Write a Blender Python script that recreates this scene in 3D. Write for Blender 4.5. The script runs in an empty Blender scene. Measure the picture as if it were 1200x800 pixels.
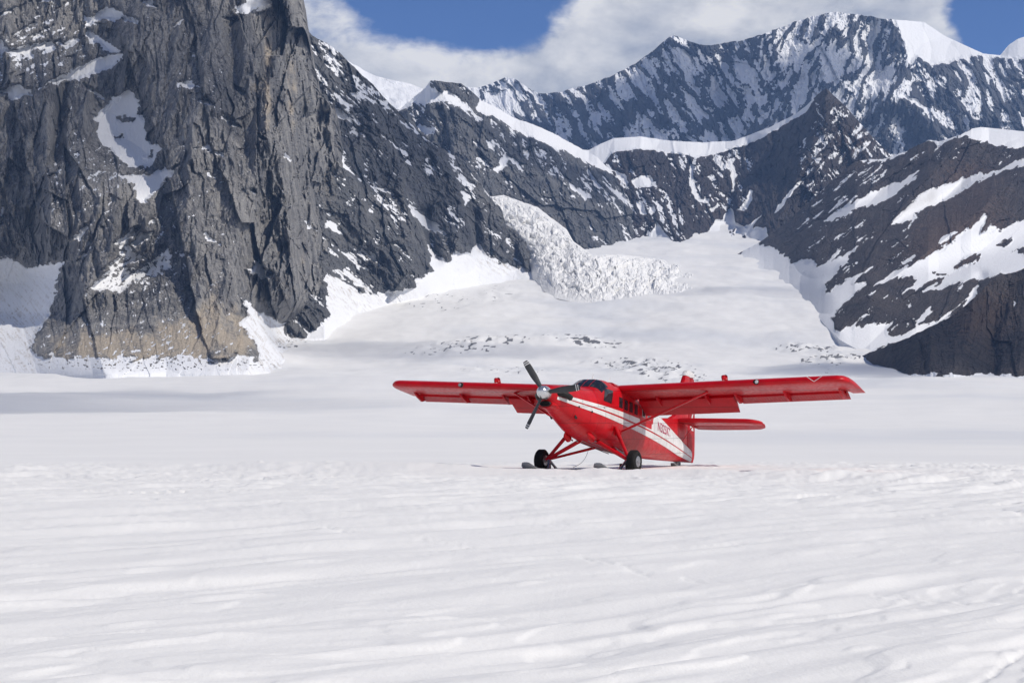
import bpy, math, random
import numpy as np
from mathutils import Vector, Matrix

SC = bpy.context.scene
COL = SC.collection
R = math.radians

# ------------------------------------------------------------------ camera
FPX, HC, HORIZON = 2333.0, 1.65, 495.0          # focal length in px (1200 wide), eye height, eye level row
PITCH = math.atan((HORIZON - 400.0) / FPX)
cam_data = bpy.data.cameras.new('camera')
cam = bpy.data.objects.new('camera', cam_data)
COL.objects.link(cam)
cam_data.sensor_width = 36.0
cam_data.lens = 36.0 * FPX / 1200.0
cam_data.clip_start = 0.1
cam_data.clip_end = 60000.0
cam.location = (0, 0, HC)
cam.rotation_euler = (math.pi / 2 + PITCH, 0, 0)
SC.camera = cam

# ------------------------------------------------------------------ light
SUN_EL = R(46)
SUN_H = Vector((0.90, -0.436, 0)).normalized()
SUN_DIR = Vector((SUN_H.x * math.cos(SUN_EL), SUN_H.y * math.cos(SUN_EL), math.sin(SUN_EL)))
sun_data = bpy.data.lights.new('sun', 'SUN')
sun_data.energy = 4.5
sun_data.angle = R(0.53)
sun_data.color = (1.0, 0.94, 0.85)
sun = bpy.data.objects.new('sun', sun_data)
COL.objects.link(sun)
sun.rotation_euler = SUN_DIR.to_track_quat('Z', 'Y').to_euler()

SC.view_settings.view_transform = 'Standard'
SC.view_settings.look = 'None'
SC.view_settings.gamma = 1.0
SC.view_settings.use_curve_mapping = False
SC.view_settings.exposure = -0.38
SC.cycles.volume_bounces = 1
SC.cycles.max_bounces = 6
SC.cycles.diffuse_bounces = 3
SC.cycles.glossy_bounces = 3
SC.cycles.use_denoising = True
try:
    SC.cycles.denoiser = 'OPENIMAGEDENOISE'
except Exception:
    pass


class NT:
    """small helper to write node trees"""
    def __init__(self, tree):
        self.t = tree
        self.n = tree.nodes
        self.l = tree.links

    def new(self, typ, **kw):
        nd = self.n.new(typ)
        for k, v in kw.items():
            setattr(nd, k, v)
        return nd

    def put(self, sock, v):
        if v is None:
            return
        if hasattr(v, 'is_output'):
            self.l.new(v, sock)
        else:
            sock.default_value = v

    def math(self, op, a, b=None, c=None, clamp=False):
        nd = self.new('ShaderNodeMath', operation=op, use_clamp=clamp)
        self.put(nd.inputs[0], a); self.put(nd.inputs[1], b); self.put(nd.inputs[2], c)
        return nd.outputs[0]

    def vmath(self, op, a, b=None):
        nd = self.new('ShaderNodeVectorMath', operation=op)
        self.put(nd.inputs[0], a)
        if b is not None:
            self.put(nd.inputs[1], b)
        return nd.outputs[1] if op in ('DOT_PRODUCT', 'LENGTH', 'DISTANCE') else nd.outputs[0]

    def noise(self, vec, scale, detail=4.0, rough=0.55, dist=0.0, lac=2.0):
        nd = self.new('ShaderNodeTexNoise')
        self.put(nd.inputs['Vector'], vec)
        nd.inputs['Scale'].default_value = scale
        nd.inputs['Detail'].default_value = detail
        nd.inputs['Roughness'].default_value = rough
        nd.inputs['Lacunarity'].default_value = lac
        nd.inputs['Distortion'].default_value = dist
        return nd.outputs['Fac']

    def ramp(self, v, a, b, lo=0.0, hi=1.0, smooth=True):
        nd = self.new('ShaderNodeMapRange', interpolation_type='SMOOTHSTEP' if smooth else 'LINEAR')
        nd.clamp = True
        self.put(nd.inputs['Value'], v)
        nd.inputs['From Min'].default_value = a
        nd.inputs['From Max'].default_value = b
        nd.inputs['To Min'].default_value = lo
        nd.inputs['To Max'].default_value = hi
        return nd.outputs[0]

    def mix(self, fac, a, b):
        nd = self.new('ShaderNodeMix', data_type='RGBA')
        self.put(nd.inputs[0], fac)
        for s, v in ((nd.inputs[6], a), (nd.inputs[7], b)):
            if isinstance(v, tuple) and len(v) == 3:
                v = v + (1.0,)
            self.put(s, v)
        return nd.outputs[2]

    def attr(self, name):
        nd = self.new('ShaderNodeAttribute', attribute_name=name)
        return nd.outputs['Fac']

    def scale(self, vec, s):
        nd = self.new('ShaderNodeMapping')
        self.put(nd.inputs['Vector'], vec)
        nd.inputs['Scale'].default_value = s
        return nd.outputs[0]

    def bump(self, h, strength, dist):
        nd = self.new('ShaderNodeBump')
        nd.inputs['Strength'].default_value = strength
        nd.inputs['Distance'].default_value = dist
        self.put(nd.inputs['Height'], h)
        return nd.outputs[0]


# ------------------------------------------------------------------ sky with broken clouds
def build_world():
    w = bpy.data.worlds.new('World')
    SC.world = w
    w.use_nodes = True
    g = NT(w.node_tree)
    g.n.clear()
    out = g.new('ShaderNodeOutputWorld')
    sky = g.new('ShaderNodeTexSky', sky_type='NISHITA')
    sky.sun_disc = False
    sky.sun_elevation = SUN_EL
    sky.sun_rotation = math.atan2(SUN_DIR.x, SUN_DIR.y)
    sky.altitude = 3000.0
    sky.air_density = 1.0
    sky.dust_density = 0.15
    sky.ozone_density = 3.0
    bg = g.new('ShaderNodeBackground')
    deep = g.new('ShaderNodeMix', data_type='RGBA', blend_type='MULTIPLY')      # thin, dry high-altitude air: deep blue
    deep.inputs[0].default_value = 1.0
    g.put(deep.inputs[6], sky.outputs[0]); deep.inputs[7].default_value = (0.46, 0.60, 0.88, 1)
    g.put(bg.inputs[0], deep.outputs[2])
    bg.inputs[1].default_value = 0.12
    tc = g.new('ShaderNodeTexCoord')
    d = tc.outputs['Generated']
    sep = g.new('ShaderNodeSeparateXYZ')
    g.put(sep.inputs[0], d)
    x, y, z = sep.outputs
    az = g.math('ARCTAN2', x, y)                       # radians, 0 = straight ahead
    el = g.math('ARCSINE', z)
    # billowing detail: fbm on the direction, flattened towards the horizon like a real cloud deck
    dv = g.scale(d, (1.0, 1.0, 1.7))
    big = g.noise(dv, 3.2, 3.0, 0.5)
    mid = g.noise(dv, 12.0, 7.0, 0.55, 0.2)
    fine = g.noise(dv, 60.0, 7.0, 0.6, 0.3)

    def hole(px, py, rx, ry):
        a0 = math.atan((px - 600) / FPX); e0 = math.atan((HORIZON - py) / FPX)
        u = g.math('DIVIDE', g.math('SUBTRACT', az, a0), math.atan(rx / FPX))
        v = g.math('DIVIDE', g.math('SUBTRACT', el, e0), math.atan(ry / FPX))
        r2 = g.math('ADD', g.math('MULTIPLY', u, u), g.math('MULTIPLY', v, v))
        return g.math('EXPONENT', g.math('MULTIPLY', r2, -1.0))
    c = g.math('ADD', 0.28, g.math('MULTIPLY', g.math('SUBTRACT', big, 0.42), 2.2))
    c = g.math('SUBTRACT', c, g.ramp(el, R(16), R(42), 0.0, 0.75))       # the deck thins out overhead
    c = g.math('ADD', c, g.math('MULTIPLY', g.math('SUBTRACT', mid, 0.5), 1.45))
    c = g.math('ADD', c, g.math('MULTIPLY', g.math('SUBTRACT', fine, 0.5), 0.4))
    bank = hole(820, 40, 520, 150)
    c = g.math('ADD', c, g.math('MULTIPLY', bank, 0.85))
    for px, py, rx, ry, s in ((558, -22, 160, 84, 2.0), (1205, 25, 88, 62, 1.7)):
        c = g.math('SUBTRACT', c, g.math('MULTIPLY', hole(px, py, rx, ry), s))
    cover = g.ramp(c, 0.02, 0.34)
    # lit tops and greyer bases: sun shading painted into the cloud colour
    dsun = g.vmath('ADD', dv, (0.014, -0.003, 0.026))
    mid2 = g.noise(dsun, 12.0, 7.0, 0.55, 0.2)
    relief = g.math('MULTIPLY', g.math('SUBTRACT', mid, mid2), 3.2)
    lit = g.math('ADD', relief, g.math('ADD', g.math('ADD', g.math('MULTIPLY', g.math('SUBTRACT', mid, 0.5), 0.9), g.math('MULTIPLY', g.math('SUBTRACT', fine, 0.5), 0.7)),
                                       g.ramp(c, 0.1, 1.2, 0.88, 0.46, False)))
    litc = g.math('ADD', lit, 0.0, clamp=True)
    ccol = g.mix(litc, (0.44, 0.485, 0.59), (1.10, 1.08, 1.06))
    cb = g.new('ShaderNodeBackground')
    g.put(cb.inputs[0], ccol)
    cb.inputs[1].default_value = 1.0
    ms = g.new('ShaderNodeMixShader')
    g.put(ms.inputs[0], cover)
    g.l.new(bg.outputs[0], ms.inputs[1])
    g.l.new(cb.outputs[0], ms.inputs[2])
    g.l.new(ms.outputs[0], out.inputs[0])


build_world()

# ------------------------------------------------------------------ numpy noise
_rng = np.random.RandomState(7)
_PERM = np.concatenate([_rng.permutation(1024)] * 3).astype(np.int32)
_GA = _rng.rand(1024) * 2 * np.pi
_GX, _GY = np.cos(_GA), np.sin(_GA)
_RV = _rng.rand(4, 1024)


def _hash(ix, iy, seed):
    return _PERM[(_PERM[(ix + seed * 131) & 1023] + iy) & 1023]


def pn(x, y, seed=0):
    xi = np.floor(x).astype(np.int32); yi = np.floor(y).astype(np.int32)
    fx = x - xi; fy = y - yi
    u = fx * fx * fx * (fx * (fx * 6 - 15) + 10)
    v = fy * fy * fy * (fy * (fy * 6 - 15) + 10)

    def gr(dx, dy):
        h = _hash(xi + dx, yi + dy, seed)
        return _GX[h] * (fx - dx) + _GY[h] * (fy - dy)
    a = gr(0, 0); b = gr(1, 0); c = gr(0, 1); e = gr(1, 1)
    return (a + (b - a) * u + (c - a) * v + (a - b - c + e) * u * v) * 1.5


def fbm(x, y, oct=5, seed=0, gain=0.5, lac=2.03):
    s = 0.0; a = 1.0; t = 0.0; f = 1.0
    for i in range(oct):
        s = s + a * pn(x * f + 17.3 * i, y * f - 9.1 * i, seed + i)
        t += a; a *= gain; f *= lac
    return s / t


def ridged(x, y, oct=5, seed=0, gain=0.5, lac=2.07):
    s = 0.0; a = 1.0; t = 0.0; f = 1.0; w = 1.0
    for i in range(oct):
        n = 1.0 - np.abs(pn(x * f + 11.7 * i, y * f + 5.3 * i, seed + i)) * 1.6
        n = np.clip(n, 0, 1) ** 2
        s = s + a * n * w
        w = np.clip(n * 1.6, 0, 1)
        t += a; a *= gain; f *= lac
    return s / t


def facets(x, y, seed=0, jit=0.9):
    """flat tilted plates meeting in sharp edges (broken rock)"""
    xi = np.floor(x).astype(np.int32); yi = np.floor(y).astype(np.int32)
    best = np.full(x.shape, 9e9); val = np.zeros(x.shape)
    sec = np.full(x.shape, 9e9)
    for dx in (-1, 0, 1):
        for dy in (-1, 0, 1):
            h = _hash(xi + dx, yi + dy, seed)
            cx = xi + dx + 0.5 + (_RV[0][h] - 0.5) * jit
            cy = yi + dy + 0.5 + (_RV[1][h] - 0.5) * jit
            d = (x - cx) ** 2 + (y - cy) ** 2
            v = (_RV[2][h] - 0.5) + (x - cx) * (_RV[3][h] - 0.5) * 1.7 + (y - cy) * (_RV[2][(h * 7 + 3) & 1023] - 0.5) * 1.0
            m = d < best
            sec = np.where(m, best, np.minimum(sec, d))
            val = np.where(m, v, val)
            best = np.where(m, d, best)
    return val, np.sqrt(sec) - np.sqrt(best)


def sstep(a, b, x):
    t = np.clip((x - a) / (b - a), 0, 1)
    return t * t * (3 - 2 * t)


def rank01(n):
    s = np.sort(n.ravel()[::7])
    return np.searchsorted(s, n) / len(s)


def poly_sdf(px, py, poly):
    """signed distance in the units of px, positive inside"""
    p = np.asarray(poly, float)
    q = np.roll(p, -1, axis=0)
    pad = 25
    x0, x1 = p[:, 0].min() - pad, p[:, 0].max() + pad
    y0, y1 = p[:, 1].min() - pad, p[:, 1].max() + pad
    out = np.full(px.shape, -99.0)
    m = (px > x0) & (px < x1) & (py > y0) & (py < y1)
    if not m.any():
        return out
    X = px[m]; Y = py[m]
    d2 = np.full(X.shape, 1e12); ins = np.zeros(X.shape, bool)
    for (ax, ay), (bx, by) in zip(p, q):
        ex, ey = bx - ax, by - ay
        L = ex * ex + ey * ey + 1e-9
        t = np.clip(((X - ax) * ex + (Y - ay) * ey) / L, 0, 1)
        d2 = np.minimum(d2, (X - ax - t * ex) ** 2 + (Y - ay - t * ey) ** 2)
        if ay != by:
            c = (ay > Y) != (by > Y)
            xi = ax + (Y - ay) * ex / ey if ey else ax
            ins ^= c & (X < xi)
    out[m] = np.where(ins, 1, -1) * np.sqrt(d2)
    return out


def line_dist(px, py, pts):
    d2 = np.full(px.shape, 1e12)
    for (ax, ay), (bx, by) in zip(pts[:-1], pts[1:]):
        ex, ey = bx - ax, by - ay
        t = np.clip(((px - ax) * ex + (py - ay) * ey) / (ex * ex + ey * ey + 1e-9), 0, 1)
        d2 = np.minimum(d2, (px - ax - t * ex) ** 2 + (py - ay - t * ey) ** 2)
    return np.sqrt(d2)


def at(px, py, D):
    """the point at distance D (m, along +Y) that stands at bearing/elevation (px, py)"""
    cp, sp = math.cos(PITCH), math.sin(PITCH)
    u = (px - 600.0) / FPX; v = (400.0 - py) / FPX
    dy = cp - v * sp; dz = sp + v * cp
    return u / dy * D, D, HC + dz / dy * D


# ------------------------------------------------------------------ mesh helpers
def grid_mesh(name, X, Y, Z, attrs=None, smooth=False, flip=False, wrap=False):
    nr, nc = X.shape
    co = np.empty((nr * nc, 3), np.float32)
    co[:, 0] = X.ravel(); co[:, 1] = Y.ravel(); co[:, 2] = Z.ravel()
    idx = np.arange(nr * nc, dtype=np.int32).reshape(nr, nc)
    if wrap:
        idx = np.concatenate([idx, idx[:, :1]], axis=1)
    a = idx[:-1, :-1].ravel(); b = idx[:-1, 1:].ravel(); c = idx[1:, 1:].ravel(); d = idx[1:, :-1].ravel()
    q = np.stack([a, d, c, b] if flip else [a, b, c, d], 1)
    me = bpy.data.meshes.new(name)
    me.vertices.add(len(co)); me.vertices.foreach_set('co', co.ravel())
    nq = len(q)
    me.loops.add(nq * 4); me.loops.foreach_set('vertex_index', q.ravel())
    me.polygons.add(nq)
    me.polygons.foreach_set('loop_start', np.arange(0, nq * 4, 4, dtype=np.int32))
    me.polygons.foreach_set('loop_total', np.full(nq, 4, np.int32))
    me.polygons.foreach_set('use_smooth', np.full(nq, smooth, bool))
    me.update(calc_edges=True)
    for k, v in (attrs or {}).items():
        at_ = me.attributes.new(k, 'FLOAT', 'POINT')
        at_.data.foreach_set('value', np.ascontiguousarray(v, np.float32).ravel())
    return me


def link(name, me, mat=None, parent=None, label=None, cat=None, kind=None, group=None):
    o = bpy.data.objects.new(name, me)
    COL.objects.link(o)
    if mat is not None:
        me.materials.append(mat)
    if parent is not None:
        o.parent = parent
    if label: o['label'] = label
    if cat: o['category'] = cat
    if kind: o['kind'] = kind
    if group: o['group'] = group
    return o


def new_mat(name):
    m = bpy.data.materials.new(name)
    m.use_nodes = True
    g = NT(m.node_tree)
    b = g.n['Principled BSDF']
    return m, g, b


# ------------------------------------------------------------------ materials of the land
def rock_snow_material(name, dark, mid, tan, snow_col=(0.80, 0.81, 0.83), unit=1.0, vstretch=0.35):
    m, g, b = new_mat(name)
    geo = g.new('ShaderNodeNewGeometry')
    pos = geo.outputs['Position']
    st = g.scale(pos, (1.0, 1.0, vstretch))
    n1 = g.noise(st, 0.012 / unit, 6, 0.62, 0.6)
    n2 = g.noise(st, 0.11 / unit, 5, 0.65, 0.4)
    n3 = g.noise(pos, 0.45 / unit, 3, 0.6)
    n4 = g.noise(g.scale(pos, (1.0, 1.0, 0.16)), 0.34 / unit, 4, 0.65, 0.3)
    f = g.math('ADD', g.math('ADD', g.math('MULTIPLY', n1, 0.6), g.math('MULTIPLY', n2, 0.5)), g.math('MULTIPLY', n4, 0.45))
    f = g.ramp(f, 0.58, 0.98)
    rock = g.mix(f, dark, mid)
    tanf = g.math('ADD', g.attr('tan'), g.math('MULTIPLY', g.math('SUBTRACT', n2, 0.5), 0.9))
    rock = g.mix(g.ramp(tanf, 0.3, 0.85, 0.0, 0.9), rock, tan)
    vary = g.math('ADD', 0.40, g.math('MULTIPLY', n3, 1.2))
    hs = g.new('ShaderNodeHueSaturation')
    g.put(hs.inputs['Color'], rock); g.put(hs.inputs['Value'], vary)
    sn = g.math('ADD', g.attr('snow'), g.math('MULTIPLY', g.math('SUBTRACT', n3, 0.5), 0.35))
    sf = g.ramp(sn, 0.38, 0.62)
    dirt = g.math('MULTIPLY', g.attr('dirt'), g.ramp(n2, 0.35, 0.7))
    sc = g.mix(dirt, snow_col, (0.42, 0.37, 0.31))
    g.put(b.inputs['Base Color'], g.mix(sf, hs.outputs[0], sc))
    b.inputs['Roughness'].default_value = 0.85
    b.inputs['Specular IOR Level'].default_value = 0.2
    hgt = g.math('MULTIPLY', g.math('ADD', n2, g.math('MULTIPLY', n3, 0.5)), g.math('SUBTRACT', 1.0, g.math('MULTIPLY', sf, 0.85)))
    g.put(b.inputs['Normal'], g.bump(hgt, 1.0, 9.0 * unit))
    return m


def norm_up(X, Y, Z):
    """z of the unit normal on a grid"""
    ax, ay, az_ = np.gradient(X, axis=1), np.gradient(Y, axis=1), np.gradient(Z, axis=1)
    bx, by, bz = np.gradient(X, axis=0), np.gradient(Y, axis=0), np.gradient(Z, axis=0)
    nx = ay * bz - az_ * by; ny = az_ * bx - ax * bz; nz = ax * by - ay * bx
    l = np.sqrt(nx * nx + ny * ny + nz * nz) + 1e-9
    s = np.where(ny > 0, -1.0, 1.0)          # face the viewer side
    return nz / l * s


def z5(pts, ox, oy, k):
    return [(ox + a / k, oy + b / k) for a, b in pts]


def snow_from_polys(PX, PY, polys, seed, rough=2.2, holes=()):
    wx = PX + fbm(PX / 9, PY / 9, 3, seed) * rough * 1.6
    wy = PY + fbm(PX / 9 + 40, PY / 9, 3, seed + 5) * rough * 1.6
    s = np.full(PX.shape, -99.0)
    for p in polys:
        s = np.maximum(s, poly_sdf(wx, wy, p))
    for p in holes:
        s = np.minimum(s, -poly_sdf(wx, wy, p))
    return s


def blob(PX, PY, cx, cy, rx, ry, rot=0.0):
    c, s = math.cos(R(rot)), math.sin(R(rot))
    dx, dy = PX - cx, PY - cy
    u = (dx * c + dy * s) / rx; v = (-dx * s + dy * c) / ry
    return np.exp(-(u * u + v * v))


def streaks(PX, PY, ang, across, along, seed, oct=4, warp=0.16):
    """noise drawn out along a direction (degrees from straight down, + leans right); 0..1 by rank"""
    c, s = math.cos(R(ang)), math.sin(R(ang))
    a = PX * s + PY * c; b = PX * c - PY * s
    b = b + fbm(PX / (across * 4), PY / (across * 4), 3, seed + 3) * across * warp * 4
    n = fbm(b / across, a / along, oct, seed, 0.6)
    return rank01(n)


def blur(A, n=1):
    for _ in range(n):
        P = np.pad(A, 1, mode='edge')
        A = (P[:-2, 1:-1] + P[2:, 1:-1] + P[1:-1, :-2] + P[1:-1, 2:] + 2 * A) / 6.0
    return A


def flutes(PX, PY, ang, lam, seed, stretch=3.2):
    """branching ribs and gullies down the fall line; 1 on the ribs, 0 in the gullies"""
    c, s = math.cos(R(ang)), math.sin(R(ang))
    wx = PX + fbm(PX / (lam * 2.2), PY / (lam * 2.2), 3, seed + 71) * lam * 0.55
    wy = PY + fbm(PX / (lam * 2.2) + 9, PY / (lam * 2.2), 3, seed + 72) * lam * 0.55
    a = wx * s + wy * c; b = wx * c - wy * s
    return ridged(b / lam, a / (lam * stretch), 5, seed, 0.58)


def lie_score(PX, PY, D, ang, across, along, seed, w=(0.45, 0.4, 0.12), fl=None):
    """where snow can lie: gullies, streaks down the fall line, up-facing ledges, fine scatter; 0..1 by rank"""
    X, Y, Z = at(PX, PY, D)
    up = rank01(blur(norm_up(X, Y, Z), 2))
    st = streaks(PX, PY, ang, across, along, seed, 4)
    fi = rank01(fbm(PX / 3.1, PY / 3.1, 3, seed + 9, 0.65))
    q = w[0] * st + w[1] * up + w[2] * fi
    if fl is not None:
        q = q + 0.9 * (1 - rank01(fl))
    return rank01(q)


def rock_relief(PX, PY, ang, scale, seed, stretch=2.6, amps=(1.0, 1.0, 1.0, 1.0)):
    """broken rock, in units of pixels towards the viewer; ribs run along ang"""
    c, s = math.cos(R(ang)), math.sin(R(ang))
    wx = PX + fbm(PX / (30 * scale), PY / (30 * scale), 3, seed + 60) * 4 * scale
    wy = PY + fbm(PX / (30 * scale) + 31, PY / (30 * scale), 3, seed + 61) * 4 * scale
    a = wx * s + wy * c; b = wx * c - wy * s
    r = ridged(b / (75 * scale), a / (75 * scale * stretch), 5, seed, 0.5)
    out = r * 30 * scale * amps[0]
    for i, (L, A, gr) in enumerate(((58, 24.0, 0.0), (27, 14.0, 0.2), (12, 9.0, 0.5), (6, 6.2, 0.8), (3.1, 3.6, 0.6))):
        L *= scale; A *= scale
        # cells lean a little, alternately, so that the joints cross
        q = 0.22 * (1 if i % 2 else -1)
        bb = b + q * a
        v, e = facets(bb / L, a / (L * stretch), seed + 20 + i)
        k = (amps[4] if len(amps) > 4 else amps[1]) if i == 0 else (amps[1] if i < 2 else amps[2])
        out = out + (v * A - np.clip(0.14 - e, 0, 1) * A * gr) * k
    out = out + fbm(b / (5 * scale), a / (9 * scale), 3, seed + 40) * 1.8 * scale * amps[3]
    return out


def hill_object(name, label, PX, PY, D, snow, tan, dirt, mat, back=900.0, right_curl=False, left_curl=False, category='mountain'):
    X, Y, Z = at(PX, PY, D)
    # back slope, so that the mountain is a solid body: rows continue behind the crest
    rows_x, rows_y, rows_z = [X], [Y], [Z]
    nb = 7
    bx, by, bz, at_s, at_t, at_d = [], [], [], [], [], []
    for k in range(nb, 0, -1):
        f = k / nb
        dd = back * f
        sc = (Y[0] + dd) / Y[0]
        bx.append(X[0] * sc); by.append(Y[0] + dd)
        bz.append(Z[0] - dd * 0.75 * f ** 0.4 + fbm(X[0] / 140, np.full_like(X[0], k * 1.7), 3, 5) * 20 * (f < 1))
    X = np.vstack([np.array(bx), X]); Y = np.vstack([np.array(by), Y]); Z = np.vstack([np.array(bz), Z])
    # foot: the slope runs on under the ice
    for k in range(1, 4):
        X = np.vstack([X, X[-1:] * (Y[-1:] - 45.0) / Y[-1:]]); Z = np.vstack([Z, Z[-1:] - 55.0]); Y = np.vstack([Y, Y[-1:] - 45.0])
    ext = lambda A: np.vstack([np.repeat(A[:1], nb, 0), A, np.repeat(A[-1:], 3, 0)])
    snow, tan, dirt = ext(snow), ext(tan), ext(dirt)
    if right_curl or left_curl:
        def curl(A, kind, side):
            e = A[:, -1:] if side > 0 else A[:, :1]
            cols = []
            for k in range(1, 9):
                f = k / 8.0
                dd = 700.0 * f ** 1.5
                ye = Y[:, -1:] if side > 0 else Y[:, :1]
                if kind == 'y': cols.append(e + dd)
                elif kind == 'x': cols.append(e * (ye + dd) / ye + side * 25.0 * math.sin(f * 1.6))
                elif kind == 'z': cols.append(e - dd * 0.10 * f)
                else: cols.append(e)
            c = np.hstack(cols)
            return np.hstack([A, c]) if side > 0 else np.hstack([c[:, ::-1], A])
        for side, on in ((1, right_curl), (-1, left_curl)):
            if on:
                X2, Z2 = curl(X, 'x', side), curl(Z, 'z', side)
                snow, tan, dirt = curl(snow, 'a', side), curl(tan, 'a', side), curl(dirt, 'a', side)
                Y2 = curl(Y, 'y', side)
                X, Y, Z = X2, Y2, Z2
    me = grid_mesh(name, X, Y, Z, {'snow': snow, 'tan': tan, 'dirt': dirt}, smooth=False, flip=True)
    return link(name, me, mat, label=label, cat=category, kind='structure')


def interp(x, pts):
    p = np.asarray(pts, float)
    return np.interp(x, p[:, 0], p[:, 1])

# ------------------------------------------------------------------ glacier profile (m above the camera's ground)
GP = [(0, 0.0), (60, 0.0), (78, 0.03), (95, -0.45), (200, -3.0), (400, -5.0), (700, -4.2), (1000, 0.6), (1400, 12.0), (2000, 36.0),
      (2500, 58.0), (2900, 84.0), (3300, 131.0), (3800, 200.0), (4300, 272.0), (5000, 370.0), (6000, 522.0), (6800, 655.0), (8000, 860.0), (14000, 1500.0)]


def glacier_z(d):
    return interp(d, GP)


def ground_row(d):
    return HORIZON - (glacier_z(d) - HC) / d * FPX


_gd = np.concatenate([np.geomspace(1200, 9000, 400)])
_gr = np.array([ground_row(d) for d in _gd])


def ground_dist(py):
    """distance at which the smooth ice stands at row py"""
    return np.interp(-np.asarray(py, float), -_gr, _gd)


# ================================================================== MOUNTAINS
MAT_MASSIF = rock_snow_material('granite_massif', (0.10, 0.101, 0.108), (0.43, 0.412, 0.385), (0.60, 0.51, 0.39), unit=1.0)
MAT_SPUR = rock_snow_material('granite_spur', (0.08, 0.084, 0.093), (0.225, 0.222, 0.216), (0.33, 0.29, 0.235), unit=1.5)
MAT_DARK = rock_snow_material('dark_schist', (0.045, 0.041, 0.045), (0.105, 0.089, 0.083), (0.16, 0.112, 0.088), unit=1.6)
MAT_FAR = rock_snow_material('far_granite', (0.06, 0.065, 0.08), (0.15, 0.15, 0.155), (0.22, 0.19, 0.16), unit=3.0, vstretch=0.5)


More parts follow.
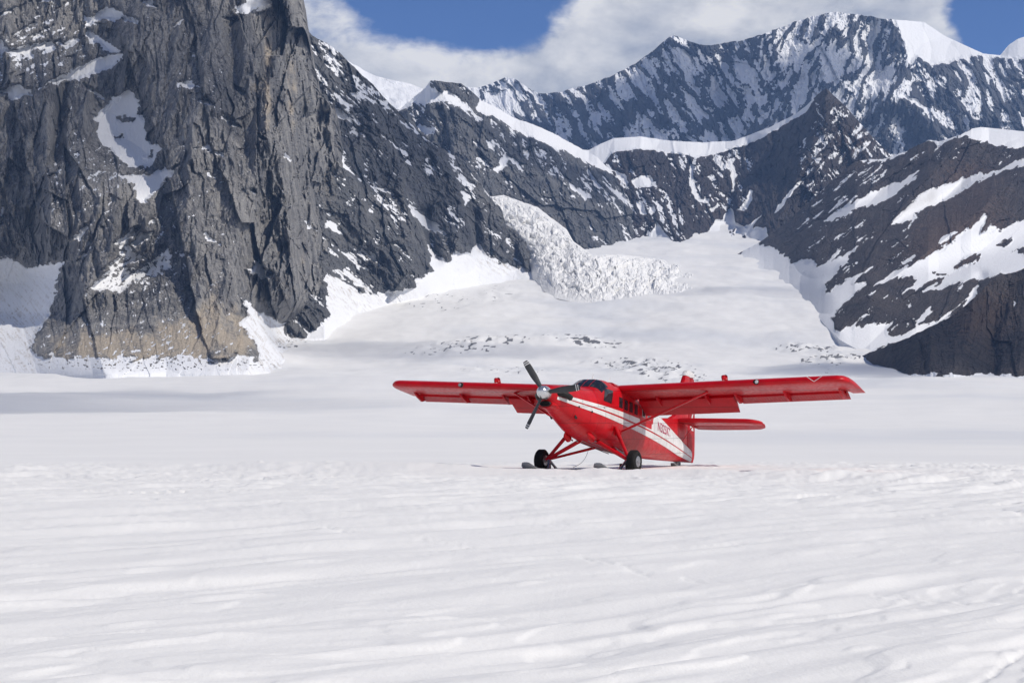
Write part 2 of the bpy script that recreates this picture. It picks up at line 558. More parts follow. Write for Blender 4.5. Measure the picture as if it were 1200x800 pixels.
def left_massif():
    ys = np.arange(-130, 440, 1.1)
    s = np.linspace(0, 1, 540)
    xr = interp(ys, [(-130, 318), (-60, 336), (0, 350), (40, 358), (80, 364), (110, 374), (125, 388), (185, 398), (215, 396), (250, 384), (285, 378),
                     (320, 392), (345, 398), (357, 394), (385, 372), (410, 340), (440, 320)])
    xr = xr + fbm(ys / 22, ys * 0 + 3, 5, 3, 0.6) * 7
    xl = -230.0
    PX = xl + (xr[:, None] - xl) * s[None, :]
    PY = np.repeat(ys[:, None], len(s), 1)
    t = (432 - PY) / 560.0
    D = 2900 + 760 * t + 190 * t * t
    D = D + 1150 * np.clip((PX - 292) / 108, 0, 1.1) ** 1.35          # right flank falls back
    D = D - 250 * sstep(380, 440, PY) * 0
    # buttresses (towards the viewer) and recesses
    feats = [([(262, -140), (222, 30), (228, 120), (238, 200), (222, 262), (240, 330), (205, 405)], 46, 105),
             ([(318, -140), (322, 20), (332, 160), (345, 260), (345, 385)], 26, 70),
             ([(355, 60), (372, 180), (362, 270), (352, 380)], 14, 40),
             ([(165, -140), (175, 0), (150, 70)], 30, 60),
             ([(118, 232), (104, 300), (98, 360), (120, 430)], 34, 130),
             ([(60, 90), (55, 180), (60, 260)], 30, 45),
             ([(20, 90), (12, 200), (15, 280)], 24, 40),
             ([(275, 30), (285, 150), (300, 240), (305, 330), (300, 400)], 15, -70),
             ([(148, 80), (140, 140), (165, 205), (170, 250), (150, 330)], 26, -25),
             ([(76, 100), (70, 150), (62, 190)], 6, -45),
             ([(296, 10), (293, 60)], 7, -45),
             ([(302, 95), (296, 150)], 5, -35),
             ([(330, 90), (332, 130)], 5, -30),
             ([(0, 330), (-20, 400)], 70, -150),
             ([(195, 365), (250, 395), (290, 425)], 26, 60)]
    for pts, w, A in feats:
        d = line_dist(PX, PY, pts)
        D = D - A * np.exp(-(d / w) ** 2) if A < 0 else D - A * np.clip(1 - d / (w * 2.2), 0, 1)
    # snow
    a6 = lambda p: z5(p, 0, 0, 6); b5 = lambda p: z5(p, 0, 130, 5); c5 = lambda p: z5(p, 0, 280, 5)
    dz = lambda p: z5(p, 200, 0, 5.335); ez = lambda p: z5(p, 200, 140, 5.335); fz = lambda p: z5(p, 200, 280, 5.335)
    polys = [a6([(320, 595), (450, 520), (570, 450), (700, 400), (850, 370), (880, 330), (860, 400), (810, 465), (700, 510), (600, 545), (500, 570)]),
             a6([(-300, 330), (0, 265), (20, 300), (60, 340), (150, 330), (280, 290), (480, 285), (590, 255), (560, 290), (480, 325), (390, 310), (370, 350), (240, 350), (230, 400), (170, 395), (100, 375), (0, 370), (-300, 400)]),
             a6([(580, 95), (640, 110), (740, 45), (800, 50), (860, 80), (980, 150), (960, 165), (850, 130), (820, 155), (740, 130), (690, 140), (640, 190), (610, 190)]),
             a6([(600, 190), (680, 240), (760, 290), (850, 350), (880, 330), (820, 380), (760, 360), (700, 310), (640, 310), (600, 250)]),
             a6([(0, 630), (80, 590), (140, 600), (230, 640), (235, 665), (150, 680), (100, 700), (30, 710), (60, 650), (0, 650)]),
             a6([(590, 590), (700, 655), (740, 700), (680, 690)]),
             a6([(0, 100), (90, 50), (180, 20), (60, 90), (0, 120)]), a6([(400, 60), (500, 0), (540, 0), (440, 50)]),
             a6([(200, 0), (420, -20), (380, 22), (310, 10)]), a6([(90, 250), (170, 190), (240, 160), (180, 205)]), a6([(210, 270), (260, 230), (375, 175), (300, 230), (310, 260)]),
             a6([(985, -20), (1090, 0), (1100, 50), (1020, 45)]), a6([(470, 405), (530, 390), (500, 410)]),
             [(113, 133), (130, 115), (153, 102), (160, 115), (166, 123), (161, 131), (170, 146), (172, 166), (194, 172), (176, 196), (152, 196), (138, 184), (120, 168), (112, 156), (114, 144), (106, 134)],
             [(140, 202), (170, 204), (200, 197), (209, 192), (198, 210), (174, 234), (170, 240), (158, 232), (156, 214), (140, 208)],
             [(132, 286), (156, 266), (164, 266), (148, 286)], [(148, 288), (166, 272), (180, 272), (172, 282), (156, 290)], [(172, 264), (186, 248), (180, 260)],
             [(104, 338), (128, 316), (120, 316), (140, 300), (136, 284), (152, 280), (156, 292), (172, 302), (148, 312), (160, 314), (180, 302), (200, 290), (200, 314), (180, 326), (164, 328), (140, 342), (124, 340)],
             [(90, 306), (106, 288), (100, 300)], [(82, 280), (97, 264), (105, 260), (100, 272), (90, 282)], [(58, 206), (68, 198), (66, 204)],
             [(-260, 285), (-40, 296), (0, 301), (14, 302), (32, 312), (76, 304), (68, 328), (62, 354), (57, 368), (44, 388), (35, 408), (55, 424), (62, 445), (-260, 445)],
             [(0, 240), (8, 241), (6, 250), (0, 256)],
             dz([(395, 50), (430, 20), (470, 0), (500, -40), (620, -40), (640, 45), (560, 60), (460, 95), (410, 80)]),
             dz([(330, 110), (410, 115), (420, 135), (350, 120)]), dz([(20, 160), (80, 95), (150, 150), (85, 112), (40, 168)]),
             dz([(45, 500), (120, 490), (150, 540), (100, 560)]), dz([(310, 705), (365, 728), (435, 797), (390, 785), (325, 745)]),
             dz([(398, 538), (465, 585), (430, 582)]), dz([(185, 630), (230, 600), (275, 660), (240, 655)]), dz([(110, 318), (158, 350), (140, 348)]),
             ez([(150, 180), (230, 150), (260, 190), (330, 205), (335, 235), (270, 222), (240, 180)]), ez([(210, 345), (235, 308), (262, 348), (345, 392), (260, 368)]),
             ez([(690, 225), (720, 212), (772, 272), (720, 252)]), ez([(200, 702), (240, 716), (302, 776), (210, 745)]), ez([(820, 610), (915, 692), (850, 685)]),
             ez([(540, 95), (598, 128), (565, 120)]), ez([(495, 440), (520, 425), (545, 455), (510, 458)]), ez([(118, 300), (130, 260), (155, 340), (125, 335)]),
             fz([(465, 190), (520, 190), (510, 130), (540, 140), (635, 220), (610, 250), (580, 235), (565, 262)]), fz([(5, 75), (60, 85), (140, 100), (80, 108)]),
             [(280, 344), (300, 362), (330, 376), (352, 383), (362, 366), (376, 366), (388, 350), (420, 348), (430, 442), (296, 442), (304, 413), (287, 385), (277, 379), (291, 370)]]
    holes = [b5([(690, 45), (730, 35), (795, 35), (780, 55), (710, 65)]), b5([(660, 150), (720, 148), (715, 165), (680, 170)]), b5([(850, 270), (890, 240), (880, 275)]),
             b5([(790, 335), (880, 335), (840, 350)])]
    sd = snow_from_polys(PX, PY, polys, 11, 2.4, holes)
    base = PY - (419 + 7 * fbm(PX / 24, PY * 0 + 4, 3, 98) + 9 * fbm(PX / 13, PY / 5, 4, 99, 0.55))
    sd = np.maximum(sd, base)
    hush = np.clip(sd / 5.0 + 0.4, 0, 1)
    rel = rock_relief(PX, PY, -3, 0.95, 100, 4.2, (1.6, 1.5, 0.95, 1.1, 2.0))
    lower = 1 - 0.5 * sstep(365, 420, PY) * sstep(330, 240, PX)
    flank = sstep(290, 325, PX) * (1 - 0.6 * sstep(330, 390, PY))
    D = D - rel * D / FPX * (1 - 0.9 * hush) * lower * (1 + 2.2 * flank)
    # the apron on the right runs out onto the ice
    wq = sstep(290, 350, PX) * sstep(348, 402, PY)
    D = D + (ground_dist(np.minimum(PY, 436)) - D) * wq
    D = D - 330 * sstep(362, 442, PY) * (1 - wq)
    cov = 0.012 + 0.03 * blob(PX, PY, 230, 160, 60, 90) + 0.10 * blob(PX, PY, 150, 305, 60, 32) + 0.10 * blob(PX, PY, 30, 60, 90, 50) + 0.05 * blob(PX, PY, 100, 230, 60, 60) + 0.12 * blob(PX, PY, 60, 440, 500, 14)
    lsc = lie_score(PX, PY, D, -58, 4.6, 13.0, 71)
    sd = sd + (lsc - 0.6) * 3.5
    led = (lsc - (1 - cov)) * 60
    snow = np.maximum(sstep(-0.9, 0.9, sd), sstep(-0.4, 0.5, led))
    # rocks showing through the scrappy snow
    sp = streaks(PX, PY, -50, 4.0, 9.0, 85, 4)
    snow = snow * (1 - sstep(0.62, 0.72, sp) * blob(PX, PY, 150, 312, 60, 30))
    sp2 = streaks(PX, PY, 40, 2.2, 22.0, 87, 4)
    dirt = sstep(0.55, 0.85, sp2) * np.clip(blob(PX, PY, 330, 400, 60, 50) * 1.4 + blob(PX, PY, 20, 390, 60, 60), 0, 1)
    rub = rank01(fbm(PX / 5.5, PY / 3.0, 5, 88, 0.65))
    snow = snow * (1 - sstep(0.84, 0.9, rub) * np.clip(blob(PX, PY, 180, 426, 170, 10) + 0.8 * blob(PX, PY, 350, 402, 40, 10), 0, 1))
    tn = rank01(fbm(PX / 16, PY / 22, 5, 97, 0.6))
    tan = 0.8 * blob(PX, PY, 314, 90, 6, 80) + 0.6 * blob(PX, PY, 342, 110, 9, 55) + 0.45 * blob(PX, PY, 298, 110, 9, 60) + 0.3 * blob(PX, PY, 370, 150, 12, 50) + 0.55 * blob(PX, PY, 356, 300, 5, 32) + 0.4 * blob(PX, PY, 338, 345, 10, 45) \
        + 0.4 * blob(PX, PY, 255, 345, 26, 26) + 1.0 * blob(PX, PY, 245, 395, 66, 30) + 0.85 * blob(PX, PY, 120, 408, 80, 26) + 0.3 * blob(PX, PY, 160, 75, 14, 26) + 0.28 * blob(PX, PY, 235, 110, 18, 50)
    hill_object('granite_massif', 'tall grey granite massif with a snow couloir on the left', PX, PY, D, snow, np.clip(tan * (0.62 + 0.75 * tn), 0, 1), dirt, MAT_MASSIF, back=1100, right_curl=True)


def column_patch(x0, x1, step, top, bot, ny, jag, seed, jscale=14.0):
    xs = np.arange(x0, x1 + step, step)
    yt = interp(xs, top)
    if isinstance(jag, list):
        jag = interp(xs, jag)
    jy = fbm(xs / jscale, xs * 0 + seed, 5, seed, 0.6) * jag
    yb = interp(xs, bot)
    yb = np.maximum(yb, yt + 3)
    t = np.linspace(0, 1, ny)[:, None]
    PX = np.repeat(xs[None, :], ny, 0)
    PY = yt[None, :] + (yb - yt)[None, :] * t + jy[None, :] * (1 - t) ** 10
    return PX, PY, t


def granite_spur():
    top = [(325, 0), (362, 38), (380, 50), (398, 61), (412, 77), (436, 98), (446, 110), (468, 132), (492, 155), (504, 165), (532, 182), (545, 195), (556, 208), (566, 219), (574, 231), (588, 245), (593, 264), (608, 272), (622, 290), (632, 303), (640, 318)]
    bot = [(325, 400), (380, 396), (420, 368), (460, 356), (510, 345), (560, 335), (605, 330), (640, 330)]
    PX, PY, t = column_patch(325, 640, 0.95, top, bot, 310, 3.2, 31)
    yt = PY[:1]; yb = PY[-1:]
    Dt = interp(PX[:1], [(325, 4700), (400, 4900), (500, 5100), (600, 5200), (640, 5150)])
    Db = ground_dist(interp(PX[:1], bot) - 1)
    D = Db + (Dt - Db) * (1 - t)
    for pts, w, A in [([(398, 61), (430, 130), (470, 200), (480, 260), (490, 330)], 18, 110), ([(446, 110), (500, 190), (530, 250), (535, 292)], 14, 80),
                      ([(504, 165), (550, 225), (590, 290)], 14, 80), ([(405, 190), (440, 270), (470, 330)], 16, 70), ([(500, 250), (512, 300)], 9, -90), ([(556, 250), (558, 288)], 7, -70),
                      ([(385, 260), (430, 320)], 22, -60)]:
        d = line_dist(PX, PY, pts)
        D = D - A * np.clip(1 - d / (w * 2.2), 0, 1) if A > 0 else D - A * np.exp(-(d / w) ** 2)
    g7 = lambda p: z5(p, 380, 60, 5); g8 = lambda p: z5(p, 380, 200, 5)
    polys = [g7(p) for p in (
        [(50, 330), (110, 350), (190, 440), (240, 490), (200, 490), (130, 420), (70, 390)], [(20, 170), (110, 260), (180, 330), (280, 410), (260, 412), (160, 345), (80, 290)],
        [(230, 430), (290, 470), (312, 492), (255, 472)], [(310, 460), (400, 530), (490, 620), (430, 570), (350, 505)], [(100, 490), (200, 480), (160, 512)],
        [(330, 280), (400, 330), (475, 405), (415, 385), (355, 335)], [(110, 230), (200, 240), (280, 290), (180, 285)], [(20, 30), (90, 70), (112, 97), (50, 65)],
        [(575, 500), (680, 560), (780, 615), (805, 645), (720, 605), (620, 540)], [(740, 662), (800, 692), (770, 692)], [(560, 655), (620, 695), (655, 735), (600, 722)], [(480, 648), (540, 662), (510, 672)],
        [(65, 650), (110, 640), (150, 690), (220, 745), (240, 785), (180, 745), (120, 700), (70, 692)], [(180, 240), (230, 290), (260, 320), (200, 290)], [(120, 420), (180, 470), (200, 520), (140, 470)])]
    polys += [g8(p) for p in (
        [(140, 0), (180, 10), (222, 52), (170, 24)], [(290, 92), (380, 98), (445, 152), (360, 132)], [(490, 190), (560, 240), (660, 305), (755, 392), (700, 384), (640, 362), (570, 325), (530, 275), (510, 255)],
        [(655, 138), (725, 172), (690, 160)], [(690, 188), (760, 238), (795, 292), (740, 255)], [(785, 25), (860, 68), (925, 102), (880, 95), (815, 62)],
        [(800, 108), (850, 148), (862, 180), (830, 226), (805, 212), (812, 172), (790, 132)], [(325, 172), (372, 208), (350, 196)], [(375, 430), (420, 408), (468, 462), (420, 448)],
        [(0, 285), (60, 288), (100, 318), (84, 345), (200, 448), (285, 480), (362, 568), (320, 552), (220, 498), (120, 405), (40, 352), (0, 332)],
        [(80, 448), (180, 488), (272, 592), (200, 572), (110, 492)], [(40, 570), (130, 568), (212, 650), (285, 712), (180, 684), (90, 604)], [(350, 110), (430, 160), (470, 200), (400, 160)])]
    polys.append([(380, 316), (396, 326), (420, 341), (446, 343), (470, 337), (484, 334), (496, 322), (505, 317), (500, 288), (512, 300), (526, 305), (534, 292), (552, 297), (558, 286), (572, 300), (586, 310), (604, 312), (618, 316), (640, 314), (645, 420), (330, 420), (350, 400), (385, 372)])
    sd = snow_from_polys(PX, PY, polys, 33, 2.6)
    hush = np.clip(sd / 5.0 + 0.4, 0, 1)
    rel = rock_relief(PX, PY, 16, 0.85, 300, 2.4, (1.1, 1.3, 1.1, 1.1))
    D = D - rel * D / FPX * (1 - 0.9 * hush)
    fl = flutes(PX, PY, 42, 17, 177, 3.4)
    D = D - fl * 30 * (1 - hush)
    st = lie_score(PX, PY, D, 50, 3.6, 24.0, 171, fl=fl)
    sd = sd + (st - 0.6) * 5.0
    cov = 0.05 + 0.22 * blob(PX, PY, 395, 95, 45, 50) + 0.12 * blob(PX, PY, 450, 150, 60, 50) + 0.10 * blob(PX, PY, 540, 230, 40, 40) + 0.08 * blob(PX, PY, 440, 230, 60, 40)
    led = (st - (1 - cov)) * 40
    snow = np.maximum(sstep(-0.9, 0.9, sd), sstep(-0.4, 0.5, led))
    sp = streaks(PX, PY, 50, 2.6, 12.0, 173, 4)
    band = 1 - sstep(360, 375, PY)
    snow = snow * (1 - 0.8 * sstep(0.78, 0.86, sp) * blob(PX, PY, 410, 300, 40, 40))
    dirt = sstep(0.5, 0.8, sp) * np.clip(blob(PX, PY, 420, 325, 50, 40) + blob(PX, PY, 590, 305, 30, 15), 0, 1)
    tan = 0.5 * blob(PX, PY, 385, 210, 18, 60) + 0.45 * blob(PX, PY, 600, 280, 22, 25) + 0.3 * blob(PX, PY, 460, 330, 30, 14)
    hill_object('granite_spur', 'grey rock spur streaked with diagonal snow, descending behind the granite massif', PX, PY, D, snow, np.clip(tan, 0, 1), dirt, MAT_SPUR, back=1200)


def middle_ridge():
    top = [(430, 150), (458, 132), (470, 127), (484, 114), (498, 104), (504, 95), (508, 94), (520, 96), (540, 98), (553, 107), (564, 118), (580, 125), (600, 137), (625, 146), (650, 157), (675, 171), (700, 184), (716, 200), (735, 230), (745, 250), (753, 268), (758, 285)]
    bot = [(430, 330), (570, 300), (650, 300), (690, 312), (735, 305), (758, 298)]
    PX, PY, t = column_patch(430, 758, 0.95, top, bot, 215, 1.6, 41)
    Dt = interp(PX[:1], [(430, 7000), (560, 7300), (690, 7600), (758, 7000)])
    Db = interp(PX[:1], [(430, 5600), (570, 5700), (690, 5900), (758, 6300)])
    D = Db + (Dt - Db) * (1 - t)
    for pts, w, A in [([(515, 100), (540, 150), (575, 225)], 16, 140), ([(565, 140), (600, 190), (640, 250)], 14, 120), ([(625, 165), (670, 225), (700, 295)], 14, 130), ([(690, 195), (725, 250), (735, 285)], 10, 90)]:
        d = line_dist(PX, PY, pts)
        D = D - A * np.clip(1 - d / (w * 2.2), 0, 1)
    g7 = lambda p: z5(p, 380, 60, 5); g1 = lambda p: z5(p, 560, 200, 5)
    polys = [[(430, 165), (456, 135), (470, 124), (490, 106), (504, 90), (507, 104), (514, 108), (524, 105), (534, 111), (546, 122), (551, 130), (536, 126), (524, 119), (500, 121), (484, 122), (468, 131)],
             [(562, 114), (580, 121), (600, 133), (625, 141), (650, 153), (675, 166), (700, 178), (716, 194), (722, 206), (712, 202), (690, 192), (668, 182), (645, 172), (622, 161), (602, 151), (582, 139), (562, 131), (557, 126)]]
    polys += [g7(p) for p in ([(560, 430), (640, 438), (652, 480), (600, 502), (548, 462)], [(855, 513), (900, 543), (955, 593), (900, 562)], [(940, 503), (1000, 538), (1007, 602), (958, 572)],
                              [(980, 692), (1020, 655), (1060, 600), (1130, 638), (1142, 682), (1080, 642), (1040, 702), (1025, 722)], [(1158, 568), (1200, 580), (1215, 622), (1165, 608)], [(880, 370), (920, 400), (905, 410)])]
    polys += [g1(p) for p in ([(480, 8), (540, 66), (610, 116), (692, 166), (630, 154), (560, 104)], [(640, 0), (700, 58), (765, 132), (690, 84)], [(760, 86), (830, 128), (902, 186), (945, 240), (1005, 325), (950, 292), (880, 194), (820, 154)],
                              [(770, 140), (810, 160), (790, 190)])]
    sd = snow_from_polys(PX, PY, polys, 43, 2.0)
    hush = np.clip(sd / 5.0 + 0.4, 0, 1)
    rel = rock_relief(PX, PY, 14, 0.72, 500, 2.4, (1.0, 1.1, 1.5, 1.2))
    D = D - rel * D / FPX * (1 - 0.92 * hush)
    fl = flutes(PX, PY, 34, 15, 277, 3.0)
    D = D - fl * 45 * (1 - hush)
    st = lie_score(PX, PY, D, 45, 3.0, 17.0, 271, fl=fl)
    sd = sd + (st - 0.55) * 3.5
    cov = 0.04 + 0.14 * blob(PX, PY, 510, 125, 50, 25) + 0.12 * blob(PX, PY, 610, 175, 60, 25) + 0.14 * blob(PX, PY, 720, 230, 30, 40)
    snow = np.maximum(sstep(-0.9, 0.9, sd), sstep(-0.4, 0.5, (st - (1 - cov)) * 40))
    tan = 0.35 * blob(PX, PY, 660, 270, 40, 25)
    hill_object('middle_ridge', 'grey rock ridge with a snowy crest above the icefall', PX, PY, D, snow, tan, snow * 0, MAT_SPUR, back=900)


def back_wall():
    top = [(640, 180), (675, 175), (690, 176), (705, 168), (720, 162), (750, 160), (785, 165), (825, 167), (860, 165), (900, 150), (930, 135), (945, 124), (958, 111), (968, 103), (976, 111), (990, 124), (1004, 140), (1022, 160), (1040, 178), (1060, 196), (1090, 215)]
    bot = [(640, 300), (735, 302), (800, 300), (880, 300), (1000, 330), (1090, 340)]
    PX, PY, t = column_patch(640, 1090, 0.95, top, bot, 215, 0.8, 51, 10.0)
    Dt = interp(PX[:1], [(640, 7900), (760, 8200), (850, 8300), (968, 7900), (1090, 7300)])
    Db = interp(PX[:1], [(640, 6400), (760, 6300), (850, 6400), (968, 6000), (1090, 5600)])
    D = Db + (Dt - Db) * (1 - t)
    for pts, w, A in [([(968, 103), (955, 160), (930, 220), (905, 270)], 17, 330), ([(968, 103), (1010, 170), (1030, 220)], 12, 160), ([(880, 170), (855, 230), (852, 260)], 12, -150), ([(800, 180), (805, 230), (800, 280)], 14, 130), ([(740, 180), (765, 240), (790, 285)], 12, 100)]:
        d = line_dist(PX, PY, pts)
        D = D - A * np.clip(1 - d / (w * 2.2), 0, 1) if A > 0 else D - A * np.exp(-(d / w) ** 2)
    g5 = lambda p: z5(p, 600, 0, 2); g2 = lambda p: z5(p, 760, 200, 5)
    polys = [g5([(60, 330), (150, 338), (240, 316), (300, 312), (370, 322), (450, 328), (520, 322), (600, 292), (690, 242), (712, 222), (700, 250), (690, 262), (620, 305), (560, 337), (500, 354), (440, 370), (380, 360), (300, 350), (235, 358), (215, 385), (150, 362)]),
             g5([(280, 420), (325, 408), (332, 435), (290, 442)]), g5([(235, 398), (265, 408), (272, 432), (250, 420)]), g5([(318, 480), (335, 478), (335, 500), (322, 498)]),
             g5([(290, 470), (310, 480), (318, 505), (298, 500)])]
    polys += [g2(p) for p in ([(245, -40), (265, -30), (262, 60), (272, 108), (300, 168), (352, 158), (352, 188), (300, 192), (250, 122), (240, 60)], [(470, -60), (505, -20), (512, 60), (500, 122), (484, 70)],
                              [(-130, 470), (-60, 450), (0, 400), (45, 290), (70, 330), (130, 400), (180, 424), (250, 404), (330, 384), (390, 292), (430, 282), (480, 215), (500, 240), (508, 300), (560, 332), (664, 258), (610, 335), (690, 332), (702, 382), (832, 318), (955, 268), (845, 400), (800, 462), (852, 480), (842, 522), (955, 500), (995, 562), (1050, 520), (1600, 800), (-600, 800), (-600, 480)],
                              [(736, 250), (760, 200), (880, 62), (912, 48), (842, 132), (772, 232)], [(520, 225), (580, 160), (590, 110), (612, 118), (605, 180), (570, 228)], [(360, 225), (410, 195), (415, 212), (370, 240)])]
    holes = [g2([(450, 452), (480, 350), (510, 340), (500, 390), (470, 440)]), g2([(530, 420), (570, 375), (575, 390), (540, 422)]), g2([(255, 450), (265, 395), (282, 400), (275, 440)])]
    sd = snow_from_polys(PX, PY, polys, 53, 1.8, holes)
    hush = np.clip(sd / 4.0 + 0.4, 0, 1)
    rel = rock_relief(PX, PY, -14, 0.62, 700, 2.0, (1.2, 1.3, 1.6, 1.2))
    # cornice flutes
    flute = np.maximum(0, np.sin(PX / 6.5 + fbm(PX / 30, PY / 60, 2, 9) * 4)) ** 6 * 18 * blob(PX, PY, 800, 172, 130, 18)
    D = D - rel * D / FPX * (1 - 0.94 * hush) - flute
    fA = flutes(PX, PY, 24, 12, 379, 3.2); fB = flutes(PX, PY, -36, 12, 381, 3.4)
    qq = sstep(880, 950, PX)
    D = D - (fA * (1 - qq) + fB * qq) * 50 * (1 - hush)
    sA = lie_score(PX, PY, D, 38, 3.2, 12.0, 371, fl=fA)
    sB = lie_score(PX, PY, D, -42, 3.2, 16.0, 373, fl=fB)
    rt = sstep(860, 960, PX)
    led = np.maximum(sA * (1 - rt), np.maximum(sB, sA * 0.97) * rt)
    cov = 0.15 - 0.07 * sstep(235, 280, PY) + 0.16 * blob(PX, PY, 985, 155, 45, 35) + 0.08 * blob(PX, PY, 870, 195, 70, 20) - 0.08 * blob(PX, PY, 930, 260, 40, 30)
    snow = np.maximum(sstep(-0.9, 0.9, sd), sstep(-0.4, 0.5, (led - (1 - cov)) * 30))
    sp = streaks(PX, PY, -40, 2.0, 14.0, 377, 4)
    snow = snow * (1 - 0.9 * sstep(0.72, 0.8, sp) * blob(PX, PY, 905, 290, 55, 16))
    tan = 0.5 * blob(PX, PY, 850, 250, 60, 40) + 0.6 * blob(PX, PY, 1000, 165, 30, 30)
    hill_object('back_wall', 'dark pyramid peak and headwall under a snow cornice at the glacier head', PX, PY, D, snow, np.clip(tan, 0, 1), snow * 0, MAT_DARK, back=1000)


def right_ridge():
    top = [(860, 300), (890, 284), (920, 262), (960, 226), (985, 204), (1002, 189), (1020, 187), (1040, 186), (1068, 174), (1088, 164), (1100, 166), (1126, 158), (1138, 151), (1150, 149), (1170, 151), (1200, 154), (1300, 170), (1420, 190)]
    bot = [(860, 308), (895, 318), (925, 336), (948, 358), (966, 380), (984, 398), (1020, 418), (1420, 428)]
    PX, PY, t = column_patch(860, 1420, 1.0, top, bot, 270, [(860, 1.6), (1090, 1.6), (1130, 0.2), (1420, 0.2)], 61, 12.0)
    Dt = interp(PX[:1], [(860, 5900), (1000, 6000), (1140, 6100), (1420, 5800)])
    Db = ground_dist(interp(PX[:1], bot) - 2)
    D = Db + (Dt - Db) * (1 - t)
    for pts, w, A in [([(1126, 160), (1080, 215), (1040, 265), (1000, 310), (970, 335)], 15, 200), ([(1200, 200), (1120, 270), (1040, 330), (985, 384)], 17, 190), ([(1068, 176), (1010, 230), (955, 300)], 12, 110),
                      ([(1200, 180), (1120, 225), (1050, 262), (1000, 300)], 13, -110), ([(1300, 250), (1140, 305), (1050, 325)], 24, -150), ([(1090, 192), (1020, 232), (965, 262)], 9, -60), ([(1150, 325), (1130, 362), (1080, 390)], 8, -70)]:
        d = line_dist(PX, PY, pts)
        D = D - A * np.clip(1 - d / (w * 2.2), 0, 1) if A > 0 else D - A * np.exp(-(d / w) ** 2)
    k3 = lambda p: z5(p, 960, 140, 5); k4 = lambda p: z5(p, 960, 280, 4.704)
    polys = [k3(p) for p in (
        [(820, 85), (900, 40), (1050, 45), (1200, 55), (1700, 90), (2300, 150), (2300, 300), (1700, 230), (1200, 168), (1100, 166), (1020, 146), (950, 136), (880, 112)],
        [(205, 225), (300, 228), (400, 215), (450, 188), (532, 165), (522, 196), (420, 242), (330, 248), (260, 252)], [(590, 125), (690, 105), (710, 115), (800, 85), (845, 98), (740, 132), (690, 152), (655, 128)],
        [(20, 597), (100, 538), (220, 468), (340, 408), (480, 358), (520, 328), (597, 293), (560, 342), (520, 382), (460, 442), (380, 482), (300, 512), (230, 522), (120, 582), (70, 602)],
        [(425, 612), (500, 528), (560, 468), (640, 408), (760, 368), (860, 338), (940, 308), (970, 318), (1100, 268), (1200, 223), (1700, 60), (2300, 20), (2300, 60), (1700, 130), (1200, 268), (1080, 302), (960, 348), (860, 402), (760, 462), (700, 492), (560, 562), (582, 572), (540, 597), (470, 614)],
        [(655, 800), (760, 728), (850, 648), (900, 618), (960, 558), (1022, 548), (1012, 620), (1060, 650), (1200, 575), (1700, 480), (2300, 420), (2300, 900), (1200, 850), (660, 850)],
        [(700, 720), (740, 680), (790, 645), (820, 660), (760, 690), (715, 735)], [(490, 660), (540, 615), (505, 655)], [(180, 715), (225, 685), (195, 712)])]
    polys += [k4(p) for p in (
        [(300, 252), (380, 200), (480, 150), (620, 90), (720, 30), (800, -40), (1400, -60), (2200, -40), (2200, 150), (1129, 172), (1060, 197), (1000, 187), (900, 227), (800, 232), (720, 247), (640, 292), (570, 287), (660, 242), (692, 212), (600, 227), (540, 277), (488, 277), (560, 222), (480, 207), (420, 217), (340, 245)],
        [(455, 130), (530, 90), (540, 105), (470, 140)], [(885, 228), (870, 290), (820, 362), (798, 372), (838, 292), (852, 268)], [(240, 332), (395, 238), (360, 264)], [(338, 334), (392, 272), (360, 322)], [(320, 380), (362, 350), (350, 372)],
        [(485, 362), (500, 355), (502, 372), (490, 374)], [(1068, 340), (1078, 348), (1074, 372)],
        [(-120, 560), (100, 508), (240, 428), (292, 403), (184, 492), (300, 460), (332, 470), (402, 455), (370, 490), (376, 532), (452, 530), (520, 500), (560, 430), (612, 368), (622, 400), (560, 472), (640, 460), (720, 400), (784, 362), (702, 442), (602, 502), (480, 552), (340, 602), (215, 657), (215, 800), (-120, 760)],
        [(-200, 200), (0, 145), (104, 72), (60, 132), (208, 38), (162, 112), (110, 152), (60, 232), (40, 268), (-10, 300), (-200, 340)], [(0, 300), (60, 285), (150, 222), (338, 128), (260, 182), (180, 244), (270, 235), (262, 255), (200, 300), (110, 400), (60, 460), (98, 505), (0, 560), (-200, 560), (-200, 330)])]
    polys.append([(850, 330), (868, 294), (890, 285), (905, 290), (918, 296), (928, 306), (940, 302), (952, 304), (958, 312), (975, 305), (990, 298), (975, 315), (966, 330), (970, 345), (966, 356), (975, 370), (981, 388), (1000, 404), (1000, 440), (850, 440)])
    holes = [k4(p) for p in ([(738, 172), (800, 110), (880, 83), (872, 112), (800, 152)], [(966, 42), (1062, -6), (1020, 42)], [(1066, 72), (1129, 42), (1140, 82)], [(630, 190), (712, 194), (650, 202)])]
    holes += [k3([(950, 660), (1000, 560), (1025, 560), (975, 655)]), k3([(1005, 670), (1060, 590), (1125, 545), (1060, 620)])]
    sd = snow_from_polys(PX, PY, polys, 63, 1.8, holes)
    hush = np.clip(sd / 4.5 + 0.4, 0, 1)
    rel = rock_relief(PX, PY, -38, 0.62, 900, 2.6, (0.9, 0.9, 0.8, 0.9))
    D = D - rel * D / FPX * (1 - 0.94 * hush)
    st = lie_score(PX, PY, D, -52, 2.8, 28.0, 471, (0.6, 0.2, 0.12), fl=flutes(PX, PY, -50, 12, 477, 4.0))
    sd = sd + (st - 0.55) * 4.0
    cov = 0.02 + 0.16 * blob(PX, PY, 1000, 215, 60, 35, -40) + 0.13 * blob(PX, PY, 1090, 175, 50, 18) + 0.07 * blob(PX, PY, 960, 260, 40, 40) - 0.03 * blob(PX, PY, 1120, 270, 60, 40)
    snow = np.maximum(sstep(-0.9, 0.9, sd), sstep(-0.4, 0.5, (st - (1 - cov)) * 35))
